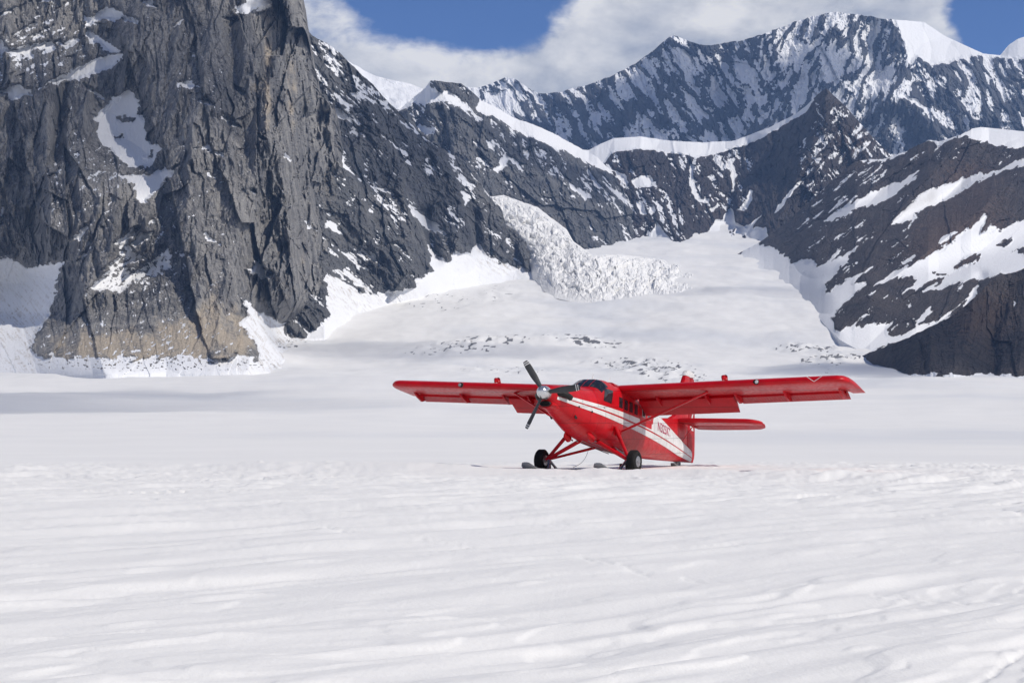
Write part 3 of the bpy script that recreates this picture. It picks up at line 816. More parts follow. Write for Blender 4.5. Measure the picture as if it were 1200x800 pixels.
    tan = 0.75 * blob(PX, PY, 1120, 280, 90, 60, -30) + 0.4 * blob(PX, PY, 1130, 200, 60, 30)
    hill_object('right_ridge', 'dark brown ridge banded with snowfields on the right', PX, PY, D, snow, np.clip(tan, 0, 1), snow * 0, MAT_DARK, back=900)


def brown_hill():
    top = [(1004, 420), (1010, 417), (1032, 408), (1056, 399), (1079, 388), (1109, 374), (1130, 359), (1145, 346), (1160, 331), (1173, 321), (1186, 320), (1200, 315), (1290, 280), (1420, 240)]
    bot = [(1004, 424), (1020, 431), (1045, 438), (1090, 445), (1420, 446)]
    PX, PY, t = column_patch(1004, 1420, 0.9, top, bot, 170, 2.2, 71, 16.0)
    Db = ground_dist(interp(PX[:1], bot) - 2)
    Dt = Db + interp(PX[:1], [(1004, 15), (1040, 120), (1100, 350), (1200, 640), (1420, 850)])
    D = Db + (Dt - Db) * (1 - t) ** 0.9
    for pts, w, A in [([(1079, 388), (1070, 440)], 12, 35), ([(1145, 346), (1120, 400), (1118, 440)], 18, 60), ([(1186, 320), (1165, 380), (1160, 440)], 12, -45), ([(1200, 330), (1195, 440)], 14, 40)]:
        d = line_dist(PX, PY, pts)
        D = D - A * np.clip(1 - d / (w * 2.2), 0, 1) if A > 0 else D - A * np.exp(-(d / w) ** 2)
    rel = rock_relief(PX, PY, -8, 0.62, 1100, 3.0, (1.3, 0.9, 0.8, 1.0)) * np.clip((PX - 1004) / 40, 0.1, 1)
    D = D - rel * D / FPX
    sd = snow_from_polys(PX, PY, [[(1186, 352), (1190, 355), (1188, 362)], [(1000, 452), (1100, 444), (1160, 437), (1175, 443), (1420, 441), (1420, 470), (1000, 470)]], 73, 2.0)
    sd = np.maximum(sd, PY - (439 - 14 * sstep(1060, 1004, PX) + 9 * fbm(PX / 15, PY / 7, 4, 74, 0.6)))
    snow = sstep(-0.9, 0.9, sd)
    tan = 0.55 * blob(PX, PY, 1150, 370, 60, 50) + 0.1
    hill_object('brown_hill', 'bare dark brown rock hill at the glacier edge on the right', PX, PY, D, snow, tan, snow * 0, MAT_DARK, back=500)


def far_range():
    top = [(430, 150), (520, 118), (548, 102), (560, 103), (576, 98), (592, 91), (602, 92), (612, 98), (620, 104), (632, 110), (655, 108), (690, 99), (720, 88), (745, 74), (760, 64), (778, 48), (790, 41), (800, 45), (815, 52), (835, 53), (850, 50), (872, 47), (895, 40), (920, 30), (950, 20), (980, 14), (1010, 18), (1037, 22), (1057, 24), (1083, 26), (1105, 41), (1124, 50), (1152, 63), (1172, 65), (1182, 53), (1192, 46), (1205, 42), (1250, 30), (1330, 60), (1450, 80)]
    bot = [(430, 240), (700, 230), (1000, 225), (1450, 240)]
    PX, PY, t = column_patch(430, 1450, 1.1, top, bot, 190, [(430, 1.5), (620, 1.5), (700, 2.5), (1040, 2.5), (1085, 0.6), (1450, 0.6)], 81, 13.0)
    D = 10600 + (12600 - 10600) * (1 - t)
    D = D + 700 * blob(PX, PY, 580, 90, 60, 60) - 500 * blob(PX, PY, 1150, 130, 120, 60)
    for pts, w, A in [([(790, 41), (780, 100), (800, 165)], 20, 250), ([(720, 88), (750, 140), (765, 170)], 16, 200), ([(655, 108), (690, 150), (700, 172)], 14, 180), ([(895, 40), (880, 100), (905, 150)], 16, 200), ([(850, 50), (840, 110), (850, 165)], 12, -200),
                      ([(980, 14), (960, 80), (940, 120)], 16, 220), ([(1050, 24), (1065, 60), (1060, 100), (1010, 140)], 12, 260), ([(1139, 68), (1150, 110), (1180, 160)], 14, 160), ([(1098, 78), (1120, 120), (1140, 150)], 14, 160), ([(1053, 113), (1085, 140), (1110, 165)], 10, 180), ([(1020, 30), (1025, 90), (1015, 140)], 12, -160)]:
        d = line_dist(PX, PY, pts)
        D = D - A * np.clip(1 - d / (w * 2.2), 0, 1) if A > 0 else D - A * np.exp(-(d / w) ** 2)
    k6 = lambda p: z5(p, 940, 0, 4.615)
    polys = [k6([(470, 60), (660, 80), (760, 160), (850, 205), (980, 270), (1070, 280), (1120, 220), (1300, 120), (1700, 200), (1700, 330), (1200, 318), (1080, 312), (1010, 300), (930, 308), (850, 318), (800, 345), (700, 348), (622, 314), (580, 345), (556, 262), (528, 180)]),
             k6([(520, 510), (560, 505), (640, 555), (700, 600), (650, 590), (580, 545)])]
    sd = snow_from_polys(PX, PY, polys, 83, 2.2)
    hush = np.clip(sd / 5.0 + 0.4, 0, 1)
    rel = rock_relief(PX, PY, 6, 0.55, 1300, 2.2, (1.2, 1.0, 1.0, 1.0))
    D = D - rel * D / FPX * (1 - 0.9 * hush)
    fA = flutes(PX, PY, 30, 15, 579, 3.6); fB = flutes(PX, PY, -22, 15, 581, 3.6)
    qq = sstep(840, 930, PX) * (1 - sstep(1050, 1100, PX))
    D = D - (fA * (1 - qq) + fB * qq) * 130 * (1 - hush)
    sL = lie_score(PX, PY, D, 26, 4.5, 34.0, 571, (0.4, 0.35, 0.25), fl=fA)
    sR = lie_score(PX, PY, D, -20, 4.5, 30.0, 573, (0.4, 0.35, 0.25), fl=fB)
    n = sL * (1 - qq) + sR * qq
    cov = 0.38 + 0.32 * blob(PX, PY, 985, 85, 80, 70) + 0.28 * blob(PX, PY, 850, 105, 90, 45) + 0.15 * blob(PX, PY, 780, 65, 40, 25) + 0.45 * blob(PX, PY, 590, 105, 32, 22) - 0.14 * blob(PX, PY, 690, 140, 60, 35) - 0.10 * blob(PX, PY, 1130, 125, 80, 40)
    snow = np.maximum(sstep(-0.9, 0.9, sd), 0.95 * sstep(-0.9, 0.9, (n - (1 - cov)) * 6))
    hill_object('far_range', 'high distant mountain range dusted with snow under the clouds', PX, PY, D, snow, snow * 0, snow * 0, MAT_FAR, back=900)


def snow_dome():
    top = [(380, 60), (400, 66), (413, 75), (420, 78), (427, 83), (440, 89), (460, 94), (480, 98), (500, 106), (540, 125)]
    bot = [(380, 160), (540, 170)]
    PX, PY, t = column_patch(380, 540, 2.0, top, bot, 50, 0.0, 91, 20.0)
    D = 9300 + 900 * (1 - t)
    D = D - fbm(PX / 30, PY / 18, 4, 93) * 90
    one = np.ones_like(PX)
    hill_object('snow_dome', 'smooth white snow dome peeking over the spur', PX, PY, D, one, one * 0, one * 0, MAT_FAR, back=700)


left_massif(); granite_spur(); middle_ridge(); back_wall(); right_ridge(); brown_hill(); far_range(); snow_dome()


# ================================================================== GLACIER
def snow_material():
    m, g, b = new_mat('glacier_snow')
    geo = g.new('ShaderNodeNewGeometry')
    pos = geo.outputs['Position']
    st = g.new('ShaderNodeMapping')
    g.put(st.inputs['Vector'], pos)
    st.inputs['Rotation'].default_value = (0, 0, R(38))
    st.inputs['Scale'].default_value = (1.0, 0.16, 1.0)
    n1 = g.noise(st.outputs[0], 2.2, 6, 0.6, 0.4)
    n2 = g.noise(pos, 14.0, 5, 0.65)
    n3 = g.noise(pos, 0.02, 5, 0.6, 0.5)
    g4 = g.noise(pos, 0.35, 4, 0.6)
    col = g.mix(g.ramp(n3, 0.35, 0.7), (0.84, 0.832, 0.81), (0.875, 0.866, 0.84))
    col = g.mix(g.math('MULTIPLY', g.attr('old_shade'), 0.75), col, (0.66, 0.68, 0.71))
    spk = g.math('MULTIPLY', g.attr('debris_cracks'), 1.0)
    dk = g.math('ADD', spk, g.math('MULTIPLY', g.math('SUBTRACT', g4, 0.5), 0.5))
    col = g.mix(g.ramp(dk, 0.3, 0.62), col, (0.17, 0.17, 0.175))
    g.put(b.inputs['Base Color'], col)
    b.inputs['Roughness'].default_value = 0.7
    b.inputs['Specular IOR Level'].default_value = 0.25
    cd = g.new('ShaderNodeVectorMath', operation='LENGTH')
    g.put(cd.inputs[0], pos)
    near = g.ramp(cd.outputs['Value'], 30.0, 160.0, 1.0, 0.0)
    n5 = g.noise(pos, 45.0, 3, 0.6)
    h = g.math('ADD', g.math('ADD', g.math('MULTIPLY', n1, 0.6), g.math('MULTIPLY', n2, 0.45)), g.math('MULTIPLY', n5, 0.14))
    h = g.math('MULTIPLY', h, near)
    g.put(b.inputs['Normal'], g.bump(h, 0.34, 0.05))
    return m


MAT_SNOW = snow_material()


def glacier_height(X, Y):
    d = np.hypot(X * 0.45, Y)
    z = glacier_z(d)
    far = sstep(150, 900, d)
    z = z + far * (fbm(X / 300, Y / 520, 5, 201) * 11.0 * np.clip(d / 2500, 0.15, 1.6) + fbm(X / 75, Y / 200, 4, 205) * 1.5 * np.clip(d / 2500, 0.3, 1.2))
    near = 1 - sstep(95, 300, d)
    # wind and ski ridges running away to the right
    ca, sa = math.cos(R(38)), math.sin(R(38))
    a = X * sa + Y * ca; b = X * ca - Y * sa
    bw = b + fbm(X / 9, Y / 14, 3, 210) * 0.9
    rq = sstep(-0.35, 0.45, fbm(X / 10, Y / 16, 3, 231))
    z = z + near * (fbm(bw / 2.0, a / 15, 4, 211) * 0.12 * (0.35 + 1.2 * rq) + fbm(bw / 0.8, a / 5.5, 3, 214) * 0.055 * rq)
    rid = ridged(bw / 3.1, a / 30, 3, 217)
    z = z + near * (rid - 0.4) * 0.06
    z = z + near * fbm(X / 16, Y / 22, 3, 219) * 0.07 + near * fbm(bw / 0.35, a / 1.5, 3, 233) * 0.012
    # wind crust: thin plates ending in crisp lips
    for k, (lb, la, hh) in enumerate(((3.4, 9.0, 0.026), (1.5, 4.5, 0.014))):
        q = fbm(bw / lb, a / la, 4, 261 + 7 * k, 0.55)
        w_ = 0.05 + 0.15 * sstep(15, 45, d)
        z = z + near * hh * (np.clip(q / w_, 0, 1) + np.clip((q - 0.26) / w_, 0, 1))
    # old ski ruts, in pairs
    sl = b + fbm(a / 40, a * 0 + 3, 2, 271) * 2.0
    nr = near * (1 - sstep(17, 34, d))
    for off in (-17.5, -15.6, -10.2, -8.3, -4.0, -2.1, 3.2, 5.1):
        e = np.exp(-((sl - off) / 0.22) ** 2)
        z = z - nr * e * 0.035 * (0.35 + 0.65 * sstep(-0.3, 0.3, fbm(a / 6, b * 0 + off, 3, 273))) + nr * 0.014 * np.exp(-((np.abs(sl - off) - 0.40) / 0.14) ** 2)
    # churned crust where aircraft taxi
    ch = sstep(22, 62, d) * (1 - sstep(86, 108, d)) + 0.16 * sstep(9, 16, d) * (1 - sstep(36, 46, d)) * sstep(0.0, 0.5, fbm(X / 7, Y / 9, 3, 229))
    v, e = facets(bw / 0.75, a / 2.0, 221)
    z = z + ch * (fbm(bw / 0.7, a / 2.2, 4, 223) * 0.14 + v * 0.10 * sstep(0.0, 0.4, fbm(X / 5, Y / 7, 3, 225)))
    return z, d


def build_glacier():
    # columns: fine in front of the viewer, coarse all round; rows: spacing grows with distance
    px = np.arange(-260, 1460.1, 2.5)
    phi_f = np.arctan((px - 600) / FPX)
    phi_c = np.concatenate([np.linspace(phi_f[-1], 2 * math.pi + phi_f[0], 72)[1:-1]])
    phi = np.concatenate([phi_f, phi_c])
    rows = list(np.linspace(0.3, 8.5, 10))
    y = 840.0
    d1 = []
    while True:                                # near field, even in picture rows
        d = HC * FPX / (y - HORIZON)
        if d > 92: break
        d1.append(d); y -= 0.95 if d < 40 else 0.42
    rows += d1
    rows += list(np.geomspace(93, 2400, 100)) + list(np.geomspace(2420, 7600, 210)) + [8300, 9200, 10500, 12500]
    r = np.array(rows)
    PH, RR = np.meshgrid(phi, r)
    X = np.sin(PH) * RR; Y = np.cos(PH) * RR
    Z, d = glacier_height(X, Y)
    Yc = np.maximum(Y, 1.0)
    inf = (Y > 5) & (np.abs(X) < 0.5 * Y)
    GX = 600 + X / Yc * FPX
    GY = HORIZON - (glacier_z(d) - HC) / Yc * FPX            # where the smooth ice stands in the view from the landing strip
    # crevassed, debris-strewn bulges of ice far up the glacier, as plan-view patches
    deb = np.zeros_like(Z); old_shade = np.zeros_like(Z)
    fields = [(555, 405, 75, 8, -6, 0.9), (690, 397, 45, 7, 4, 1.3), (760, 432, 62, 9, 8, 1.2), (600, 434, 60, 5, 0, 0.6), (955, 410, 42, 6, 3, 1.3), (975, 424, 38, 6, -3, 1.3), (480, 345, 70, 16, 8, 0.6), (585, 345, 30, 12, 0, 0.5), (975, 425, 10, 20, 0, 0.5), (745, 348, 60, 3, 0, 0.2),
              (330, 405, 40, 8, -10, 0.6)]
    for cx, cy, rx, ry, rot, w in fields:
        bl = blob(GX, GY, cx, cy, rx, ry, rot) * inf
        k = bl * min(w, 1.0)
        if w > 0.3:
            ux, uy = X / 26.0, Y / 60.0
            v, e = facets(ux, uy, int(cx) & 255)
            hh = np.abs(fbm(X / 38, Y / 95, 4, int(cy) & 255)) * 2
            Z = Z + bl * (hh * 6 + v * 2.5) * w
            sl = math.tan(R(rot)) * 2.2
            n = fbm((X + sl * 0) / 15, Y / 42 + X * 0.006, 5, (int(cx) + 9) & 255, 0.62)
            deb = np.maximum(deb, sstep(0.04, 0.16, n + 0.26 * (k - 0.8)) * sstep(0.10, 0.4, bl) * min(0.9, w * 0.6 + 0.25))
    # small crusts and cracks near the strip
    for pts, w, A in [([(487, 633), (520, 634), (545, 638), (572, 644)], 2.2, 0.022), ([(678, 655), (706, 661), (735, 668), (762, 674)], 3.0, 0.025), ([(800, 676), (850, 682)], 2.0, 0.015), ([(1022, 692), (1050, 695), (1098, 696), (1130, 702)], 3.0, 0.022), ([(1135, 802), (1165, 783), (1206, 756)], 3.5, 0.03), ([(1010, 802), (1060, 786)], 3.0, 0.015),
                      ([(1172, 597), (1186, 601), (1205, 606)], 1.5, 0.09), ([(340, 546), (378, 548)], 1.0, 0.14), ([(-10, 540), (20, 541), (50, 542)], 1.2, 0.14), ([(385, 622), (410, 628)], 2.5, 0.05), ([(1025, 573), (1045, 577)], 2.0, 0.06)]:
        m = (Y > 8) & (Y < 95) & inf
        ld = np.full(Z.shape, 99.0)
        ld[m] = line_dist(GX[m] + fbm(X[m] / 0.5, Y[m] / 1.5, 3, 77) * 5, (HORIZON + HC * FPX / Y[m]) + fbm(X[m] / 0.4, Y[m], 3, 78) * 3, pts)
        q = np.exp(-(ld / w) ** 2)
        Z = Z - q * A * (0.5 + fbm(X / 0.15, Y / 0.6, 3, 79))
        deb = np.maximum(deb, q * (0.42 if A < 0.1 else 0.75) * (0.6 + 0.8 * np.clip(fbm(X / 0.12, Y / 0.5, 3, 80), -0.5, 0.5)))
    old_shade = np.clip(fbm(X / 330, Y / 420 + X / 900, 5, 240) * 1.9, 0, 1) * sstep(150, 800, d)  # grey old-snow tone, also painting shading bands into the snow colour
    # plane stands level: flatten under its skis
    fl = np.exp(-(((X - 2.2) / 7.5) ** 2 + ((Y - 69) / 8.5) ** 2) ** 2)
    Z = Z * (1 - fl) + 0.02 * fl
    # low bank of pushed-up snow before the aircraft
    bank = np.exp(-((Y - 63.6 + 0.5 * (X - 3)) / 1.5) ** 2) * np.exp(-((X - 1) / 13) ** 4) * (Y > 0)
    Z = Z + bank * (0.145 + 0.16 * sstep(1, -4, X) + 0.05 * sstep(4, 7, X) + 0.10 * fbm(X / 1.3, Y / 1.1, 4, 251) + 0.05 * fbm(X / 5, Y / 3, 3, 252))
    me = grid_mesh('glacier', X, Y, Z, {'debris_cracks': deb, 'old_shade': old_shade}, smooth=True, flip=True, wrap=True)
    link('glacier', me, MAT_SNOW, label='broad snow-covered glacier filling the valley floor up to the camera', cat='glacier', kind='structure')


build_glacier()


def icefall():
    top = [(572, 228), (590, 226), (612, 234), (630, 240), (648, 254), (664, 266), (672, 280), (694, 296), (730, 296), (760, 299), (790, 304), (815, 312), (836, 326)]
    bot = [(572, 262), (590, 288), (600, 302), (615, 318), (634, 336), (650, 346), (668, 350), (700, 353), (740, 352), (790, 347), (820, 340), (836, 332)]
    PX, PY, t = column_patch(572, 836, 0.8, top, bot, 130, 1.2, 95, 12.0)
    steep = np.interp(PY, [225, 300, 352], [5480, 5000, float(ground_dist(352))])
    k = sstep(690, 800, PX)
    k = np.maximum(k, 0.8 * t ** 7 * np.ones_like(PX))
    Dg = steep * (1 - k) + np.minimum(ground_dist(PY), 6200) * k
    X, Y, Z = at(PX, PY, Dg)
    edge = np.clip(t * (1 - t) * 6, 0, 1) * np.clip((PX - 572) / 5, 0, 1) * np.clip((836 - PX) / 60, 0, 1)
    v1, e1 = facets(PX / 9.0 + fbm(PX / 16, PY / 16, 3, 8) * 0.9, PY / 4.6 + fbm(PX / 22, PY / 14, 3, 9) * 0.9, 401)
    v2, e2 = facets(PX / 3.0, PY / 2.2, 405)
    h = (v1 + 0.45) * 4.2 * (0.4 + 1.3 * rank01(fbm(PX / 26, PY / 16, 3, 415))) + v2 * 2.2 - np.clip(0.22 - e1, 0, 1) * 14 - np.clip(0.2 - e2, 0, 1) * 5 + fbm(PX / 14, PY / 9, 4, 409) * 10
    Z = Z + (6 + h) * edge - 6 * (1 - edge)
    Y = Y - v1 * 8 * edge
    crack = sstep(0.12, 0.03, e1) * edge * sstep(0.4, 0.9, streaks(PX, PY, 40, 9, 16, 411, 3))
    me = grid_mesh('icefall', X, Y, Z, {'debris_cracks': crack * 0.62, 'old_shade': crack * 0 + 0.1}, smooth=False, flip=True)  # dark tone put into the cracks between the ice blocks
    link('icefall', me, MAT_SNOW, label='jumbled white icefall spilling between the spur and the ridge', cat='icefall', kind='structure')


icefall()


# ================================================================== AIR AND CLOUDS
def haze_box():
    import bmesh
    bm = bmesh.new()
    bmesh.ops.create_cube(bm, size=1.0)
    me = bpy.data.meshes.new('haze')
    x0, x1, y0, y1, z0, z1 = -16000, 16000, -14500, 14500, -560, 2760
    for v in bm.verts:
        v.co = (x0 + (v.co.x + .5) * (x1 - x0), y0 + (v.co.y + .5) * (y1 - y0), z0 + (v.co.z + .5) * (z1 - z0))
    bm.to_mesh(me); bm.free()
    m = bpy.data.materials.new('thin_air')
    m.use_nodes = True
    g = NT(m.node_tree); g.n.clear()
    out = g.new('ShaderNodeOutputMaterial')
    pv = g.new('ShaderNodeVolumePrincipled')
    pv.inputs['Color'].default_value = (0.32, 0.54, 1.0, 1)
    pv.inputs['Density'].default_value = HAZE_DENSITY
    pv.inputs['Anisotropy'].default_value = 0.1
    g.l.new(pv.outputs[0], out.inputs['Volume'])
    link('haze', me, m, label='thin bluish mountain air filling the whole valley', cat='haze', kind='stuff')


HAZE_DENSITY = 2.0e-5
haze_box()


def shade_cloud(name, label, target, rx, ry, seed, rz=110.0, dens=0.009, zc=3500.0):
    """a cloud set out of view overhead, between the sun and the spot it shades"""
    t = (zc - target[2]) / SUN_DIR.z
    c = Vector(target) + SUN_DIR * t
    bm = bmesh.new()
    bmesh.ops.create_icosphere(bm, subdivisions=4, radius=1.0)
    co = np.array([v.co[:] for v in bm.verts])
    n = fbm(co[:, 0] * 1.3 + seed, co[:, 1] * 1.3 + co[:, 2] * .9, 5, seed) * .9
    k = np.clip(1 + n, .35, 1.8)
    for v, q, p in zip(bm.verts, k, co):
        v.co = (p[0] * rx * q, p[1] * ry * q, p[2] * rz * q * (1.3 if p[2] > 0 else .5))
    me = bpy.data.meshes.new(name)
    bm.to_mesh(me); bm.free()
    key = 'cloud_vapour_%g' % dens
    m = bpy.data.materials.get(key)
    if m is None:
        m = bpy.data.materials.new(key); m.use_nodes = True
        g = NT(m.node_tree); g.n.clear()
        out = g.new('ShaderNodeOutputMaterial'); pv = g.new('ShaderNodeVolumePrincipled')
        pv.inputs['Color'].default_value = (0.96, 0.97, 1, 1); pv.inputs['Density'].default_value = dens
        g.l.new(pv.outputs[0], out.inputs['Volume'])
    o = link(name, me, m, label=label, cat='cloud', kind='stuff', group='clouds overhead')
    o.location = c


import bmesh
shade_cloud('cloud', 'cloud overhead shading the glacier left of the aircraft', (-420, 1600, 20), 290, 420, 3, 70, 0.0036)
shade_cloud('cloud', 'cloud overhead shading the glacier before the crevassed bulge', (-160, 3150, 120), 330, 170, 8, 60, 0.003)
shade_cloud('cloud', 'cloud overhead shading the spur', (-330, 4800, 560), 260, 420, 13, 110, 0.005)
shade_cloud('cloud', 'cloud overhead shading the middle ridge', (60, 7000, 800), 420, 300, 21, 110, 0.004)
shade_cloud('cloud', 'broad cloud overhead shading the near end of the far range', (880, 11700, 1750), 950, 950, 34, 190, 0.008)
shade_cloud('cloud', 'small cloud overhead shading the upper glacier basin', (560, 4450, 290), 230, 180, 55, 50, 0.0025)
shade_cloud('cloud', 'cloud overhead shading the dark hill', (640, 2650, 200), 190, 220, 47, 90, 0.005)
shade_cloud('cloud', 'unseen cloud added overhead to shade the left side of the massif', (-760, 3350, 420), 240, 420, 61, 90, 0.0045)  # added out of view to darken this side of the massif

# ================================================================== AIRCRAFT
import bmesh
PLANE_YAW, PLANE_PITCH, WING_Z = R(28.0), R(10.3), 2.90
PLANE_X, PLANE_Y = 3.11, 68.4
CP_, SP_ = math.cos(PLANE_PITCH), math.sin(PLANE_PITCH)


def T(p):
    """airframe axes (x forward, y port, z up, origin at the wing's leading edge) -> the standing aircraft"""
    x, y, z = p
    return (x * CP_ - z * SP_, y, x * SP_ + z * CP_ + WING_Z)


def paint(name, col, rough=0.28, metal=0.0, coat=0.03, wear=0.06, spec=0.25):
    m, g, b = new_mat(name)
    tc = g.new('ShaderNodeTexCoord')
    n = g.noise(tc.outputs['Object'], 1.7, 6, 0.65)
    n2 = g.noise(tc.outputs['Object'], 9.0, 4, 0.6)
    dark = tuple(c * 0.78 for c in col)
    base = g.mix(g.ramp(n, 0.35, 0.75), dark, col)
    if name.startswith(('red_paint', 'white_paint')):
        br = g.new('ShaderNodeTexBrick')                     # riveted skin panels
        mp = g.new('ShaderNodeMapping'); mp.inputs['Rotation'].default_value = (R(90), 0, 0)
        g.put(mp.inputs['Vector'], tc.outputs['Object']); g.put(br.inputs['Vector'], mp.outputs[0])
        br.inputs['Scale'].default_value = 1.0; br.inputs['Mortar Size'].default_value = 0.010
        br.inputs['Brick Width'].default_value = 0.9; br.inputs['Row Height'].default_value = 0.55
        grime = g.ramp(g.noise(tc.outputs['Object'], 5.0, 5, 0.7), 0.52, 0.8, 0.0, 0.35)
        base = g.mix(grime, base, tuple(c * 0.5 + 0.012 for c in col))
        base = g.mix(g.math('MULTIPLY', br.outputs['Fac'], 0.75), base, tuple(c * 0.35 for c in col))
    g.put(b.inputs['Base Color'], base)
    g.put(b.inputs['Roughness'], g.ramp(n2, 0.3, 0.75, rough - wear, rough + wear * 2.5))
    b.inputs['Metallic'].default_value = metal
    b.inputs['Coat Weight'].default_value = coat
    b.inputs['Specular IOR Level'].default_value = spec
    b.inputs['Coat Roughness'].default_value = 0.12
    g.put(b.inputs['Normal'], g.bump(n, 0.06, 0.02))
    return m


RED = paint('red_paint', (0.57, 0.004, 0.011), 0.34)
RED_RIB = paint('red_paint_ribbed', (0.46, 0.006, 0.013), 0.45)
WHITE = paint('white_paint', (0.80, 0.79, 0.77), 0.35)
BLACK = paint('black_rubber', (0.012, 0.012, 0.013), 0.7, coat=0.0)
STEEL = paint('bare_steel', (0.42, 0.42, 0.43), 0.3, metal=0.9, coat=0.0)
CHROME = paint('polished_spinner', (0.78, 0.79, 0.80), 0.22, metal=0.85, coat=0.2)
SOOT = paint('sooty_metal', (0.03, 0.028, 0.028), 0.5, metal=0.4, coat=0.0)
GREY = paint('ski_grey', (0.27, 0.28, 0.30), 0.45, coat=0.1)
BLADE = paint('blade_grey', (0.055, 0.056, 0.06), 0.45, coat=0.1)
GREYPANEL = paint('window_trim', (0.32, 0.33, 0.33), 0.4)


def glass_mat():
    m, g, b = new_mat('tinted_glass')
    tc = g.new('ShaderNodeTexCoord')
    n = g.noise(tc.outputs['Object'], 3.0, 3, 0.5)
    g.put(b.inputs['Base Color'], g.mix(n, (0.006, 0.008, 0.012), (0.03, 0.034, 0.042)))
    b.inputs['Roughness'].default_value = 0.06
    b.inputs['Specular IOR Level'].default_value = 0.6
    return m


GLASS = glass_mat()


def ribbed(m):
    """pressed corrugations of the control surface skins"""
    g = NT(m.node_tree); b = g.n['Principled BSDF']
    tc = g.new('ShaderNodeTexCoord')
    w = g.new('ShaderNodeTexWave', wave_type='BANDS', bands_direction='Y')
    w.inputs['Scale'].default_value = 3.2
    g.put(w.inputs['Vector'], tc.outputs['Object'])
    g.put(b.inputs['Normal'], g.bump(w.outputs['Fac'], 0.5, 0.012))


ribbed(RED_RIB)

plane = bpy.data.objects.new('ski_plane', None)
COL.objects.link(plane)
plane.location = (PLANE_X, PLANE_Y, -0.02)
plane.rotation_euler = (0, 0, math.atan2(-math.cos(PLANE_YAW), -math.sin(PLANE_YAW)))
plane['label'] = 'red high-wing ski plane with white stripes standing on the snow'
plane['category'] = 'airplane'


def mesh_obj(name, verts, faces, mat, parent=None, smooth=True, label=None, raw=False, bevel=0.0):
    me = bpy.data.meshes.new(name)
    me.from_pydata([v if raw else T(v) for v in verts], [], faces)
    bm = bmesh.new(); bm.from_mesh(me)
    bmesh.ops.remove_doubles(bm, verts=bm.verts, dist=1e-5)
    bmesh.ops.recalc_face_normals(bm, faces=bm.faces)
    bm.to_mesh(me); bm.free()
    if smooth:
        for p in me.polygons: p.use_smooth = True
        try:
            me.set_sharp_from_angle(angle=R(38))
        except Exception:
            pass
    o = link(name, me, mat, parent or plane, label=label)
    if bevel:
        b = o.modifiers.new('bevel', 'BEVEL'); b.width = bevel; b.segments = 2; b.limit_method = 'ANGLE'
    return o


def loft(rings, closed_ends=True):
    """rings: list of equally long vertex loops"""
    n = len(rings[0]); v = [p for r in rings for p in r]; f = []
    for i in range(len(rings) - 1):
        for j in range(n):
            a = i * n + j; b = i * n + (j + 1) % n
            f.append((a, b, b + n, a + n))
    if closed_ends:
        f.append(tuple(range(n))[::-1]); f.append(tuple(range((len(rings) - 1) * n, len(rings) * n)))
    return v, f


def tube(pts, r, seg=10, flat=1.0):
    """tube through points; r a number or a list; flat squashes the section (streamlined struts)"""
    pts = [Vector(p) for p in pts]
    rr = r if isinstance(r, (list, tuple)) else [r] * len(pts)
    rings = []
    for i, p in enumerate(pts):
        d = (pts[min(i + 1, len(pts) - 1)] - pts[max(i - 1, 0)]).normalized()
        u = Vector((1, 0, 0)) - d * d.x                    # streamwise axis
        if u.length < 0.05: u = Vector((0, 0, 1)) - d * d.z
        u.normalize(); w = d.cross(u)
        rings.append([tuple(p + (u * math.cos(t) + w * math.sin(t) * flat) * rr[i]) for t in [2 * math.pi * k / seg for k in range(seg)]])
    return loft(rings)


# ---- fuselage: stations (x, half width, top, bottom, squareness)
ST = np.array([(4.16, .20, -.84, -1.24, 2.0), (4.08, .29, -.76, -1.36, 2.1), (3.75, .38, -.68, -1.50, 2.3), (3.2, .46, -.585, -1.65, 2.4), (2.5, .57, -.47, -1.84, 2.5), (1.95, .66, -.40, -1.96, 2.6),
               (1.68, .70, -.36, -2.00, 2.7), (1.4, .735, -.14, -2.03, 2.8), (1.1, .76, .04, -2.05, 3.0), (.7, .78, .10, -2.06, 3.2), (0, .80, .11, -2.07, 3.4), (-1, .80, .11, -2.06, 3.4), (-1.8, .79, .08, -2.04, 3.3),
               (-2.6, .76, .0, -1.99, 3.2), (-3.4, .70, -.12, -1.91, 3.0), (-4.4, .60, -.28, -1.80, 2.8), (-5.5, .46, -.46, -1.66, 2.6), (-6.6, .30, -.64, -1.52, 2.4), (-7.5, .16, -.78, -1.40, 2.2), (-8.05, .07, -.87, -1.32, 2.0)])[::-1]


def sec(x):
    w, t, b, n = (np.interp(x, ST[:, 0], ST[:, k]) for k in (1, 2, 3, 4))
    return w, t, b, n


def side_y(x, z, off=0.0):
    w, t, b, n = sec(x)
    c = (t + b) / 2; h = (t - b) / 2
    q = max(0.0, 1 - abs((z - c) / h) ** n)
    return w * q ** (1 / n) + off


def top_z(x, y, off=0.0):
    w, t, b, n = sec(x)
    c = (t + b) / 2; h = (t - b) / 2
    q = max(0.0, 1 - min(1, abs(y) / w) ** n)
    return c + h * q ** (1 / n) + off


def sgnpow(v, p):
    return math.copysign(abs(v) ** p, v)


xs = np.concatenate([np.linspace(4.16, 2.0, 22), np.linspace(1.95, .6, 22), np.linspace(.5, -8.05, 58)])
rings = []
for x in xs:
    w, t, b, n = sec(x)
    c = (t + b) / 2; h = (t - b) / 2
    rings.append([(x, w * sgnpow(math.cos(a), 2 / n), c + h * sgnpow(math.sin(a), 2 / n)) for a in [2 * math.pi * k / 56 for k in range(56)]])
v, f = loft(rings)
fuselage = mesh_obj('fuselage', v, f, RED)


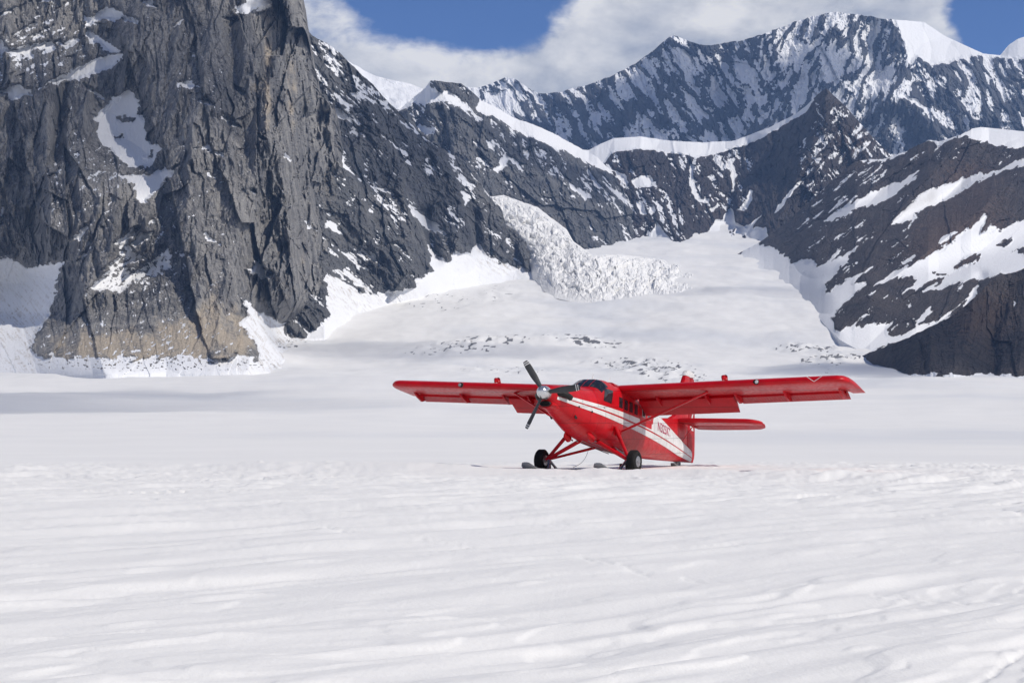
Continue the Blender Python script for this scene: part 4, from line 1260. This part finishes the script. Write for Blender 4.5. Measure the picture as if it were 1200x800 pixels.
def side_patch(name, x0, x1, zlo, zhi, mat, side=1, off=0.006, nx=40, nz=5, parent=None, label=None, skew=0.0):
    """a sheet lying on the fuselage side between two height lines"""
    fl = zlo if callable(zlo) else (lambda x: zlo)
    fh = zhi if callable(zhi) else (lambda x: zhi)
    V, F = [], []
    for i in range(nx + 1):
        for j in range(nz + 1):
            x = x0 + (x1 - x0) * i / nx
            z = fl(x) + (fh(x) - fl(x)) * j / nz
            xx = x + skew * (j / nz - 0.5)
            V.append((xx, side * side_y(xx, z, off), z))
    for i in range(nx):
        for j in range(nz):
            a = i * (nz + 1) + j
            F.append((a, a + 1, a + nz + 2, a + nz + 1))
    return mesh_obj(name, V, F, mat, parent or fuselage, label=label)


red_hi = lambda x: np.interp(x, [-8, -3, 0, 3.8], [-1.135, -1.075, -1.045, -1.075])
red_lo = lambda x: np.interp(x, [-8, -3, 0, 3.8], [-1.175, -1.13, -1.11, -1.105])
up_top = lambda x: np.interp(x, [-2.6, 0, 3.8], [-.82, -.875, -.99])
lo_bot = lambda x: np.interp(x, [-8.0, -6, -3, 0, 4.0], [-1.30, -1.38, -1.345, -1.29, -1.20])
for sd_ in (1, -1):
    side_patch('white_stripe', 3.72, -2.75, red_hi, up_top, WHITE, sd_, nx=80)
    side_patch('white_stripe', 3.95, -7.98, lo_bot, red_lo, WHITE, sd_, nx=120)
    # rear fuselage: white from the fine red line up to the back, with a rounded front end around the door
    side_patch('white_rear_panel', -2.75, -7.98, red_hi, lambda x: sec(x)[1] - (sec(x)[1] - sec(x)[2]) * (0.03 if x < -3.1 else 0.03 + (x + 3.1) * 0.9), WHITE, sd_, nx=60, nz=14, label='white rear flank behind the cabin door')

# ---- registration on both rear flanks
def lettering(name, text, size, mat, place, parent, depth=0.002):
    cu = bpy.data.curves.new(name, 'FONT')
    cu.body = text; cu.size = size; cu.extrude = depth; cu.align_x = 'CENTER'; cu.offset = 0.006
    tmp = bpy.data.objects.new('tmp', cu)
    COL.objects.link(tmp)
    dg = bpy.context.evaluated_depsgraph_get()
    me = bpy.data.meshes.new_from_object(tmp.evaluated_get(dg))
    bpy.data.objects.remove(tmp)
    for vv in me.vertices:
        vv.co = T(place(vv.co.x, vv.co.y, vv.co.z))
    me.materials.clear()
    return link(name, me, mat, parent)


REDTXT = paint('red_lettering', (0.42, 0.03, 0.10), 0.4)
for sd_ in (1, -1):
    def place(tx, ty, tz, s=sd_):
        x = -4.05 - tx * s; z = -.92 + ty - (x + 4.05) * 0.02
        return (x, s * (side_y(x, z) + 0.012 + tz), z)
    lettering('registration', 'N323KT', .46, REDTXT, place, fuselage)

# ---- glazing
def windshield(y0, y1, name='windshield_pane'):
    V, F = [], []; N = 12
    for i in range(N + 1):
        y = y0 + (y1 - y0) * i / N; q = abs(y) / .7
        xa = 1.13 - .22 * q ** 2; xb = 1.63 - .27 * q ** 2.2
        for j in range(N + 1):
            x = xb + (xa - xb) * j / N
            V.append((x, y, top_z(x, y, 0.008)))
    for i in range(N):
        for j in range(N):
            a = i * (N + 1) + j; F.append((a, a + 1, a + N + 2, a + N + 1))
    return mesh_obj(name, V, F, GLASS, fuselage)


for y0, y1 in ((-.66, -.27), (-.25, -.012), (.012, .25), (.27, .66)):
    windshield(y0, y1)
for sd_ in (1, -1):
    side_patch('cockpit_window', 1.27, .74, -.75, -.28, GLASS, sd_, .008, 10, 8, skew=-.16)
    for wx in (.10, -.32, -.74, -1.16):
        side_patch('cabin_window', wx + .135, wx - .135, -.76, -.40, GLASS, sd_, .008, 6, 6)
    door = side_patch('cabin_door', -1.52, -2.62, -1.02, -.22, RED, sd_, .010, 16, 12)
    for wx in (-1.82, -2.32):
        side_patch('cabin_window', wx + .15, wx - .15, -.74, -.40, GREYPANEL, sd_, .016, 6, 6, parent=fuselage)
        side_patch('cabin_window', wx + .10, wx - .10, -.70, -.44, GLASS, sd_, .020, 6, 6, parent=fuselage)

# ---- nose details
def lathe(profile, centre, seg=28):
    """profile of (forward, radius) about the thrust line"""
    rings = [[(centre[0] + px_, centre[1] + r * math.cos(t), centre[2] + r * math.sin(t)) for t in [2 * math.pi * k / seg for k in range(seg)]] for px_, r in profile]
    return loft(rings)


HUB = (4.18, 0, -1.04)
v, f = lathe([(-.04, .215), (.05, .225), (.16, .22), (.27, .195), (.36, .15), (.42, .085), (.44, .01)], HUB)
spinner = mesh_obj('spinner', v, f, CHROME)
for k, angd in enumerate((7, 127, 246)):
    a = R(angd)
    rad = Vector((0, math.cos(a), math.sin(a))); tan_ = Vector((0, -math.sin(a), math.cos(a)))
    rings = []; tip = []
    for i in range(15):
        s_ = i / 14; r = .14 + 1.16 * s_
        ch = np.interp(s_, [0, .15, .45, .8, .96, 1], [.06, .08, .115, .11, .095, .07]); th = np.interp(s_, [0, .3, 1], [.06, .03, .010]); tw = R(np.interp(s_, [0, .3, 1], [58, 38, 20]))
        fx = Vector((math.sin(tw), 0, 0)) + tan_ * math.cos(tw)
        nx_ = Vector((math.cos(tw), 0, 0)) - tan_ * math.sin(tw)
        ring = [tuple(Vector(HUB) + Vector((.13, 0, 0)) + rad * r + fx * ch * math.cos(t) + nx_ * th * math.sin(t)) for t in [2 * math.pi * q / 12 for q in range(12)]]
        rings.append(ring)
    v, f = loft(rings)
    bl_ = mesh_obj('propeller_blade', v, f, BLADE)
    for i0, i1 in ((12.2, 12.55), (13.05, 13.4)):
        rr = []
        for q in (i0, i1):
            k0 = int(q); fr = q - k0
            c0, c1 = rings[k0], rings[k0 + 1]
            cen = sum((Vector(p) for p in c0), Vector()) / 12
            rr.append([tuple((Vector(p) * (1 - fr) + Vector(p2) * fr) + (Vector(p) - cen).normalized() * .004) for p, p2 in zip(c0, c1)])
        v, f = loft(rr, False)
        mesh_obj('tip_band', v, f, WHITE, bl_)

# chin inlet, exhausts, scoops
v, f = lathe([(0, .02), (0, .115), (.05, .135), (.08, .12), (.03, .10), (.02, .02)], (4.1, 0, 0), 24)
v = [(x, y * 1.55, z * .72 - 1.38) for x, y, z in v]
mesh_obj('chin_inlet', v, f, SOOT)
v, f = loft([[(x, .24 * math.cos(t) * k, -1.38 + .13 * k * math.sin(t)) for t in [2 * math.pi * q / 24 for q in range(24)]] for x, k in ((4.11, 1), (3.6, 1.25), (3.0, 1.2))])
mesh_obj('chin_cowl', v, f, RED)
for sd_ in (1, -1):
    y0 = side_y(3.72, -1.0)
    v, f = tube([(3.9, sd_ * (y0 - .10), -.98), (3.80, sd_ * (y0 + .05), -.99), (3.68, sd_ * (y0 + .15), -1.02), (3.5, sd_ * (y0 + .20), -1.07)], [.10, .11, .105, .10], 14)
    mesh_obj('exhaust_stack', v, f, SOOT)
    v, f = tube([(1.75, sd_ * .42, -1.92), (1.62, sd_ * .44, -1.99), (1.4, sd_ * .44, -2.06), (1.1, sd_ * .44, -2.06)], [.02, .09, .12, .03], 12)
    mesh_obj('belly_scoop', v, f, RED)
    for x, z, s_ in ((2.75, -1.56, .075), (2.0, -1.25, .035), (2.75, -1.22, .03), (1.3, -.98, .02)):
        V = [(x + s_ * 1.3 * math.cos(t), sd_ * (side_y(x, z) + .006), z + s_ * math.sin(t)) for t in [2 * math.pi * q / 14 for q in range(14)]]
        V2 = [(a_, b_ + sd_ * .012, c_) for a_, b_, c_ in V]
        v, f = loft([V, V2])
        mesh_obj('vent', v, f, SOOT, fuselage)
v, f = tube([(.95, .05, .05), (.93, .05, .17), (.88, .05, .26)], [.018, .012, .006], 6)
mesh_obj('whip_antenna', v, f, WHITE)
v, f = tube([(-.4, 0, .1), (-.55, 0, .42)], [.05, .015], 8, .25)
mesh_obj('blade_antenna', v, f, WHITE)

# ---- wings
AF = [(1.0, .0), (.9, .028), (.75, .066), (.6, .094), (.45, .112), (.3, .117), (.2, .110), (.12, .094), (.06, .071), (.025, .047), (.008, .026), (0, 0),
      (.008, -.018), (.025, -.029), (.06, -.038), (.12, -.044), (.25, -.045), (.45, -.038), (.65, -.026), (.85, -.011), (1.0, -.001)]
CH, INC, DIH = 1.98, R(2.5), math.tan(R(2.0))


def wing_pt(c, zc, y, chord=CH, x0=0.0, zoff=0.0):
    """chord fraction c, thickness zc -> airframe axes"""
    x = -c * chord * math.cos(INC) + zc * chord * math.sin(INC)
    z = -c * chord * math.sin(INC) + zc * chord
    return (x + x0, y, z - .105 + abs(y) * DIH + zoff)


def clip_af(c0, c1):
    up = [p for p in AF[:12]]; lo = [p for p in AF[11:]]
    fu = lambda c: np.interp(c, [p[0] for p in up[::-1]], [p[1] for p in up[::-1]])
    fl = lambda c: np.interp(c, [p[0] for p in lo], [p[1] for p in lo])
    cs = [c0 + (c1 - c0) * (1 - math.cos(math.pi * k / 14)) / 2 for k in range(15)]
    return [(c, fu(c)) for c in cs[::-1]] + [(c, fl(c)) for c in cs[1:]]


def flap_ring(c0, c1, y, droop, drop=0.0, back=0.0, scale=1.0):
    """movable surface: section between chord fractions, turned down about its nose"""
    ring = clip_af(c0, c1)
    d = R(droop); out = []
    for c, z in ring:
        dx, dz = (c - c0) * scale, z * 0.9
        cc = c0 + dx * math.cos(d) + dz * math.sin(d) * 1.0 + back
        zz = -dx * math.sin(d) + dz * math.cos(d) - drop
        out.append(wing_pt(cc, zz, y))
    return out


for sd_ in (1, -1):
    rings = []
    tip_y = 8.72
    yy = [0.55, 1.2, 2.2, 3.2, 4.33, 4.36, 5.5, 6.6, 7.6, 8.25, 8.3, 8.46, 8.58, 8.66, 8.70, 8.72]
    full = clip_af(0, 1); part = clip_af(0, .70); ailp = clip_af(0, .76)
    for y in yy:
        q = max(0, (y - 8.25) / (tip_y - 8.25))
        le = .42 * (1 - math.sqrt(max(0, 1 - q ** 2.6))) if q > 0 else 0          # rounded leading corner
        th = math.sqrt(max(0.02, 1 - q ** 3)) if q > 0 else 1
        base = part if y < 4.34 else (ailp if y < 8.28 else full)
        c_end = max(p[0] for p in base)
        ring = []
        for c, z in base:
            cc = le + c * (1 - le) if base is full else c
            ring.append(wing_pt(cc, z * th, sd_ * y))
        rings.append(ring)
    v, f = loft(rings)
    wing = mesh_obj('wing', v, f, RED)
    # slotted flap, lowered, in two spans; drooped aileron
    v, f = loft([flap_ring(.60, 1.0, sd_ * y, 30, .045, .06) for y in (.80, 2.4, 4.31)])
    flap = mesh_obj('flap', v, f, RED)
    v, f = loft([flap_ring(.735, 1.0, sd_ * y, 13, .03, .045) for y in (4.39, 6.3, 8.2)])
    ail = mesh_obj('aileron', v, f, RED_RIB)
    for y in (4.45, 6.2, 8.12):
        V = []
        for dy in (-.035, .035):
            V.append([wing_pt(.50, -.03, sd_ * y + dy), wing_pt(.62, -.10, sd_ * y + dy), wing_pt(.80, -.145, sd_ * y + dy), wing_pt(.92, -.10, sd_ * y + dy), wing_pt(.80, -.03, sd_ * y + dy)])
        v, f = loft(V); mesh_obj('hinge_bracket', v, f, RED, wing)
    for y in (1.6, 3.4):
        V = []
        for dy in (-.03, .03):
            V.append([wing_pt(.45, -.03, sd_ * y + dy), wing_pt(.58, -.11, sd_ * y + dy), wing_pt(.74, -.16, sd_ * y + dy), wing_pt(.74, -.03, sd_ * y + dy)])
        v, f = loft(V); mesh_obj('hinge_bracket', v, f, RED, wing)
    # fuel filler bump on top, landing light in the leading edge
    v, f = tube([wing_pt(.10, .10, sd_ * 4.33), wing_pt(.14, .15, sd_ * 4.33), wing_pt(.2, .165, sd_ * 4.33), wing_pt(.32, .13, sd_ * 4.33)], [.03, .09, .10, .02], 12)
    mesh_obj('vent_fairing', v, f, RED, wing)
    cx, cy, cz = wing_pt(.0, .012, sd_ * 5.6)
    v, f = loft([[(cx + .02 + k, cy + r * math.cos(t), cz + r * .85 * math.sin(t)) for t in [2 * math.pi * q / 16 for q in range(16)]] for k, r in ((-.08, .10), (0.0, .10), (.012, .085))])
    lamp = mesh_obj('landing_light', v, f, BLACK if sd_ > 0 else SOOT, wing)
    v, f = loft([[(cx + .035 + k, cy + sd_ * .03 + r * math.cos(t), cz + r * math.sin(t)) for t in [2 * math.pi * q / 16 for q in range(16)]] for k, r in ((0, .062), (.014, .055), (.022, .02))])
    mesh_obj('lens', v, f, WHITE if sd_ > 0 else GREYPANEL, lamp)
    if sd_ > 0:                                # pitot mast under the port wing's nose
        for a_, b_ in ((7.35, 7.62), (7.62, 7.9)):
            p0 = wing_pt(.0, .06 if a_ < 7.5 else -.03, a_, x0=.03); p1 = wing_pt(.0, -.03 if a_ < 7.5 else .06, b_, x0=.03)
            v, f = tube([p0, p1], .010, 6); mesh_obj('pitot_mast', v, f, WHITE, wing)
    # lift strut
    v, f = tube([(.12, sd_ * .80, -1.62), wing_pt(.28, -.05, sd_ * 3.68)], .085, 14, .42)
    mesh_obj('wing_strut', v, f, RED)
    v, f = tube([(.20, sd_ * .74, -1.66), (.12, sd_ * .86, -1.60)], .11, 10)
    mesh_obj('strut_fairing', v, f, RED)

# roof fairing between the wings
v, f = loft([[(x, y, top_z(0, 0) + dz) for y, dz in ((-.6, -.12), (-.5, -.03), (0, .012), (.5, -.03), (.6, -.12))] for x in (.30, -.2, -1.2, -1.95)])
mesh_obj('roof_fairing', v, f, RED)

# ---- tail
def fin_pts(off):
    return


def slab(profile, thick, axis, name, mat, parent=None, label=None, edge=.25):
    """a tapered tail surface: outline (list of (x, s)) with a lens-like thickness; axis 'z' fin, 'y' stabiliser"""
    V, F = [], []
    n = len(profile)
    cx = sum(p[0] for p in profile) / n; cs = sum(p[1] for p in profile) / n
    rings = []
    for k, h in ((1.0, .12), (.985, .6), (.90, .95), (.80, 1.0)):
        rings.append((k, h))
    loops = [(k, h) for k, h in rings] 
    seq = [(k, -h) for k, h in loops[::-1]] + loops[1:] if False else None
    def ring(k, h):
        out = []
        for x, s in profile:
            xx = cx + (x - cx) * k; ss = cs + (s - cs) * (k if abs(s - cs) > 0 else 1)
            out.append((xx, h * thick, ss) if axis == 'z' else (xx, ss, h * thick))
        return out
    R_ = [ring(k, h) for k, h in loops[::-1]] + [ring(k, -h) for k, h in loops[1:]]
    v, f = loft(R_)
    return v, f


fin_outline = [(-4.7, -.36), (-5.6, -.20), (-6.15, .05), (-6.5, .7), (-6.75, 1.5), (-6.92, 1.84), (-7.15, 1.95), (-7.34, 1.95), (-7.42, .6), (-7.50, -.85), (-6.5, -.68)]
v, f = slab(fin_outline, .085, 'z', 'fin', RED); mesh_obj('fin', v, f, RED)
rud = [(-7.36, 1.95), (-7.62, 1.93), (-7.82, 1.80), (-7.92, 1.5), (-8.02, .8), (-8.14, .1), (-8.26, -.6), (-8.32, -1.12), (-8.24, -1.30), (-7.98, -1.33), (-7.52, -.9), (-7.44, .6)]
v, f = slab(rud, .06, 'z', 'rudder', RED_RIB); rudder = mesh_obj('rudder', v, f, RED_RIB)
# white fin tip cap
cap = [(-6.86, 1.80), (-6.96, 1.97), (-7.16, 2.06), (-7.60, 2.04), (-7.80, 1.88), (-7.40, 1.80)]
v, f = slab(cap, .095, 'z', 'fin_cap', WHITE); mesh_obj('fin_cap', v, f, WHITE)
# white bird emblem on the rudder, both faces
for sd_ in (1, -1):
    for outline in ([(-7.62, 1.02), (-7.50, .98), (-7.56, .62), (-7.74, .46), (-7.72, .60), (-7.62, .72)], [(-7.94, 1.0), (-7.86, 1.02), (-7.84, .62), (-7.72, .30), (-7.92, .16), (-7.86, .40), (-7.92, .66)], [(-7.58, .20), (-7.72, .22), (-8.02, -.12), (-7.86, -.14), (-7.66, -.02)],
                    [(-7.56, 1.25), (-7.72, 1.45), (-7.86, 1.20), (-7.72, 1.12)]):
        V = [(x, sd_ * .068, z) for x, z in outline]; V2 = [(x, sd_ * .064, z) for x, z in outline]
        v, f = loft([V2, V]); mesh_obj('bird_emblem', v, f, WHITE, rudder, smooth=False)
# dorsal fillet
v, f = loft([[(-3.3, .02, -.10), (-3.3, -.02, -.10), (-3.3, 0, -.12)], [(-4.6, .08, -.30), (-4.6, -.08, -.30), (-4.6, 0, -.20)], [(-5.6, .10, -.46), (-5.6, -.10, -.46), (-5.6, 0, -.10)], [(-6.3, .10, -.6), (-6.3, -.10, -.6), (-6.3, 0, .2)]])
mesh_obj('dorsal_fillet', v, f, RED)
for sd_ in (1, -1):
    st_o = [(-6.42, .08), (-6.52, 1.5), (-6.62, 2.75), (-6.74, 3.0), (-7.0, 3.16), (-7.18, 3.16), (-7.16, 2.7), (-7.14, .08)]
    v, f = slab([(x, sd_ * y) for x, y in st_o], .085, 'y', 'stabilizer', RED)
    v = [(x, y, z + .02) for x, y, z in v]; stab = mesh_obj('stabilizer', v, f, RED)
    el_o = [(-7.18, .14), (-7.20, 2.62), (-7.06, 2.80), (-6.98, 2.99), (-7.02, 3.14), (-7.30, 3.19), (-7.62, 3.10), (-7.80, 2.9), (-7.86, 2.4), (-7.92, 1.0), (-7.86, .30)]
    v, f = slab([(x, sd_ * y) for x, y in el_o], .055, 'y', 'elevator', RED_RIB)
    v = [(x, y, z + .0 - (-7.18 - x) * .08) for x, y, z in v]; mesh_obj('elevator', v, f, RED_RIB)
    v, f = tube([(-6.8, sd_ * .16, -.72), (-6.85, sd_ * .62, .0)], .03, 8, .5)
    mesh_obj('stabilizer_brace', v, f, RED)

# ---- landing gear (ground axes: wheels upright, skis level)
def G(p):
    """given in the standing aircraft's own axes: no airframe pitch"""
    return p


AX, AYW, AZ = 1.19 * CP_ + 2.83 * SP_ - .0, 1.71, .395
AX = 1.2
for sd_ in (1, -1):
    axle = Vector((AX, sd_ * 1.56, AZ))
    a_ = Vector(T((.38, sd_ * .77, -1.47))); b_ = Vector(T((.80, sd_ * .32, -2.03))); c_ = Vector(T((-.42, sd_ * .32, -2.05)))
    for top_, r in ((a_, .062), (b_, .066), (c_, .045)):
        v, f = tube([tuple(top_), tuple(top_.lerp(axle, .55)), tuple(axle)], [r * 1.1, r, r * .9], 12)
        mesh_obj('gear_leg', v, f, RED, raw=True)
    v, f = tube([tuple(axle - Vector((0, sd_ * .10, 0))), (AX, sd_ * 1.86, AZ)], .055, 12)
    mesh_obj('axle', v, f, STEEL, raw=True)
    # wheel
    prof = [(-.05, .15), (-.125, .17), (-.15, .22), (-.155, .29), (-.13, .345), (-.07, .375), (.07, .375), (.13, .345), (.155, .29), (.15, .22), (.125, .17), (.05, .15)]
    wy = sd_ * 1.73
    SEG = 40
    rings = [[(AX + r * math.cos(t), wy + dy, AZ - .02 + r * math.sin(t)) for dy, r in prof] for t in [2 * math.pi * k / SEG for k in range(SEG)]]
    n = len(prof); V = [p for r in rings for p in r]; F = []
    for i in range(SEG):
        for j in range(n):
            F.append((i * n + j, i * n + (j + 1) % n, ((i + 1) % SEG) * n + (j + 1) % n, ((i + 1) % SEG) * n + j))
    wheel = mesh_obj('wheel', V, F, BLACK, raw=True)
    # tread grooves
    for dy in (-.075, -.025, .025, .075):
        rings = [[(AX + r * math.cos(t), wy + dy + e, AZ - .02 + r * math.sin(t)) for e, r in ((-.018, .374), (-.014, .386), (.014, .386), (.018, .374))] for t in [2 * math.pi * k / SEG for k in range(SEG)]]
        V = [p for r in rings for p in r]; F = []
        for i in range(SEG):
            for j in range(4):
                F.append((i * 4 + j, i * 4 + (j + 1) % 4, ((i + 1) % SEG) * 4 + (j + 1) % 4, ((i + 1) % SEG) * 4 + j))
        mesh_obj('tread', V, F, BLACK, wheel, raw=True)
    for face in (1, -1):
        prof2 = [(.15, .185), (.155, .165), (.12, .15), (.10, .10), (.125, .075), (.165, .065), (.17, .01)]
        rings = [[(AX + r * math.cos(t), wy + face * dy, AZ - .02 + r * math.sin(t)) for t in [2 * math.pi * k / 28 for k in range(28)]] for dy, r in prof2]
        v, f = loft(rings)
        rim = mesh_obj('rim', v, f, STEEL, wheel, raw=True)
    # wheel-ski: turned-up nose, slotted beside the wheel
    ski_prof = [(1.95, .24), (1.84, .16), (1.65, .09), (1.3, .045), (1.0, .03), (-.2, .03), (-1.4, .03), (-1.9, .045), (-2.05, .06)]
    rings = []
    yc = sd_ * 1.33
    for i, (x, z) in enumerate(ski_prof):
        hw = np.interp(i, [0, 1, 2, 7, 8], [.14, .22, .27, .27, .20])
        z = z + .025 * (x + 2) - .03
        rings.append([(AX + x, yc - hw, z), (AX + x, yc - hw, z + .035), (AX + x, yc - hw * .4, z + .055), (AX + x, yc + hw * .4, z + .055), (AX + x, yc + hw, z + .035), (AX + x, yc + hw, z)])
    v, f = loft(rings)
    ski = mesh_obj('ski', v, f, GREY, raw=True)
    for dx in (-.30, .32):
        v, f = tube([(AX + dx, yc, .10), (AX + dx * .4, yc + sd_ * .05, .26), (AX, yc + sd_ * .12, AZ)], [.05, .045, .06], 8)
        mesh_obj('ski_pedestal', v, f, STEEL, ski, raw=True)
    v, f = tube([(AX - .05, yc - .12, .09), (AX - .02, yc - .10, .30)], .045, 10)
    mesh_obj('ski_jack', v, f, SOOT, ski, raw=True)
    # check cable sagging from belly to ski tail
    p0 = Vector(T((-.35, sd_ * .5, -2.05))); p1 = Vector((AX - 1.6, yc, .12))
    v, f = tube([tuple(p0.lerp(p1, k / 8) + Vector((-.18 * math.sin(math.pi * k / 8), 0, -.12 * math.sin(math.pi * k / 8)))) for k in range(9)], .008, 5)
    mesh_obj('check_cable', v, f, STEEL, raw=True)
# belly step lines / cargo rack rails under the cabin
for y in (-.35, -.12, .12, .35):
    v, f = tube([(1.0, y, -2.062), (-1.6, y, -2.06)], .018, 6)
    mesh_obj('belly_rail', v, f, GREYPANEL, fuselage)
# tail wheel on its small ski
tx = T((-6.75, 0, -1.48))[0]
v, f = tube([T((-6.5, 0, -1.50)), (tx - .12, 0, .20)], [.05, .035], 10); mesh_obj('tail_leg', v, f, STEEL, raw=True)
prof = [(-.04, .06), (-.075, .10), (-.06, .155), (0, .17), (.06, .155), (.075, .10), (.04, .06)]
rings = [[(tx - .12 + r * math.cos(t), dy, .17 + r * math.sin(t)) for dy, r in prof] for t in [2 * math.pi * k / 24 for k in range(24)]]
n = len(prof); V = [p for r in rings for p in r]
F = [(i * n + j, i * n + (j + 1) % n, ((i + 1) % 24) * n + (j + 1) % n, ((i + 1) % 24) * n + j) for i in range(24) for j in range(n)]
tw_ = mesh_obj('tail_wheel', V, F, GREYPANEL, raw=True)
for sd_ in (1, -1):
    v, f = tube([(tx - .12, sd_ * .10, .17), (tx - .02, sd_ * .08, .42), T((-6.55, sd_ * .04, -1.47))], .022, 8); mesh_obj('tail_fork', v, f, STEEL, raw=True)
rings = []
for x, z, hw in ((.45, .16, .08), (.34, .08, .13), (.1, .03, .15), (-.5, .03, .15), (-.62, .05, .11)):
    rings.append([(tx - .1 + x, -hw, z), (tx - .1 + x, -hw, z + .03), (tx - .1 + x, hw, z + .03), (tx - .1 + x, hw, z)])
v, f = loft(rings); mesh_obj('tail_ski', v, f, GREY, raw=True)
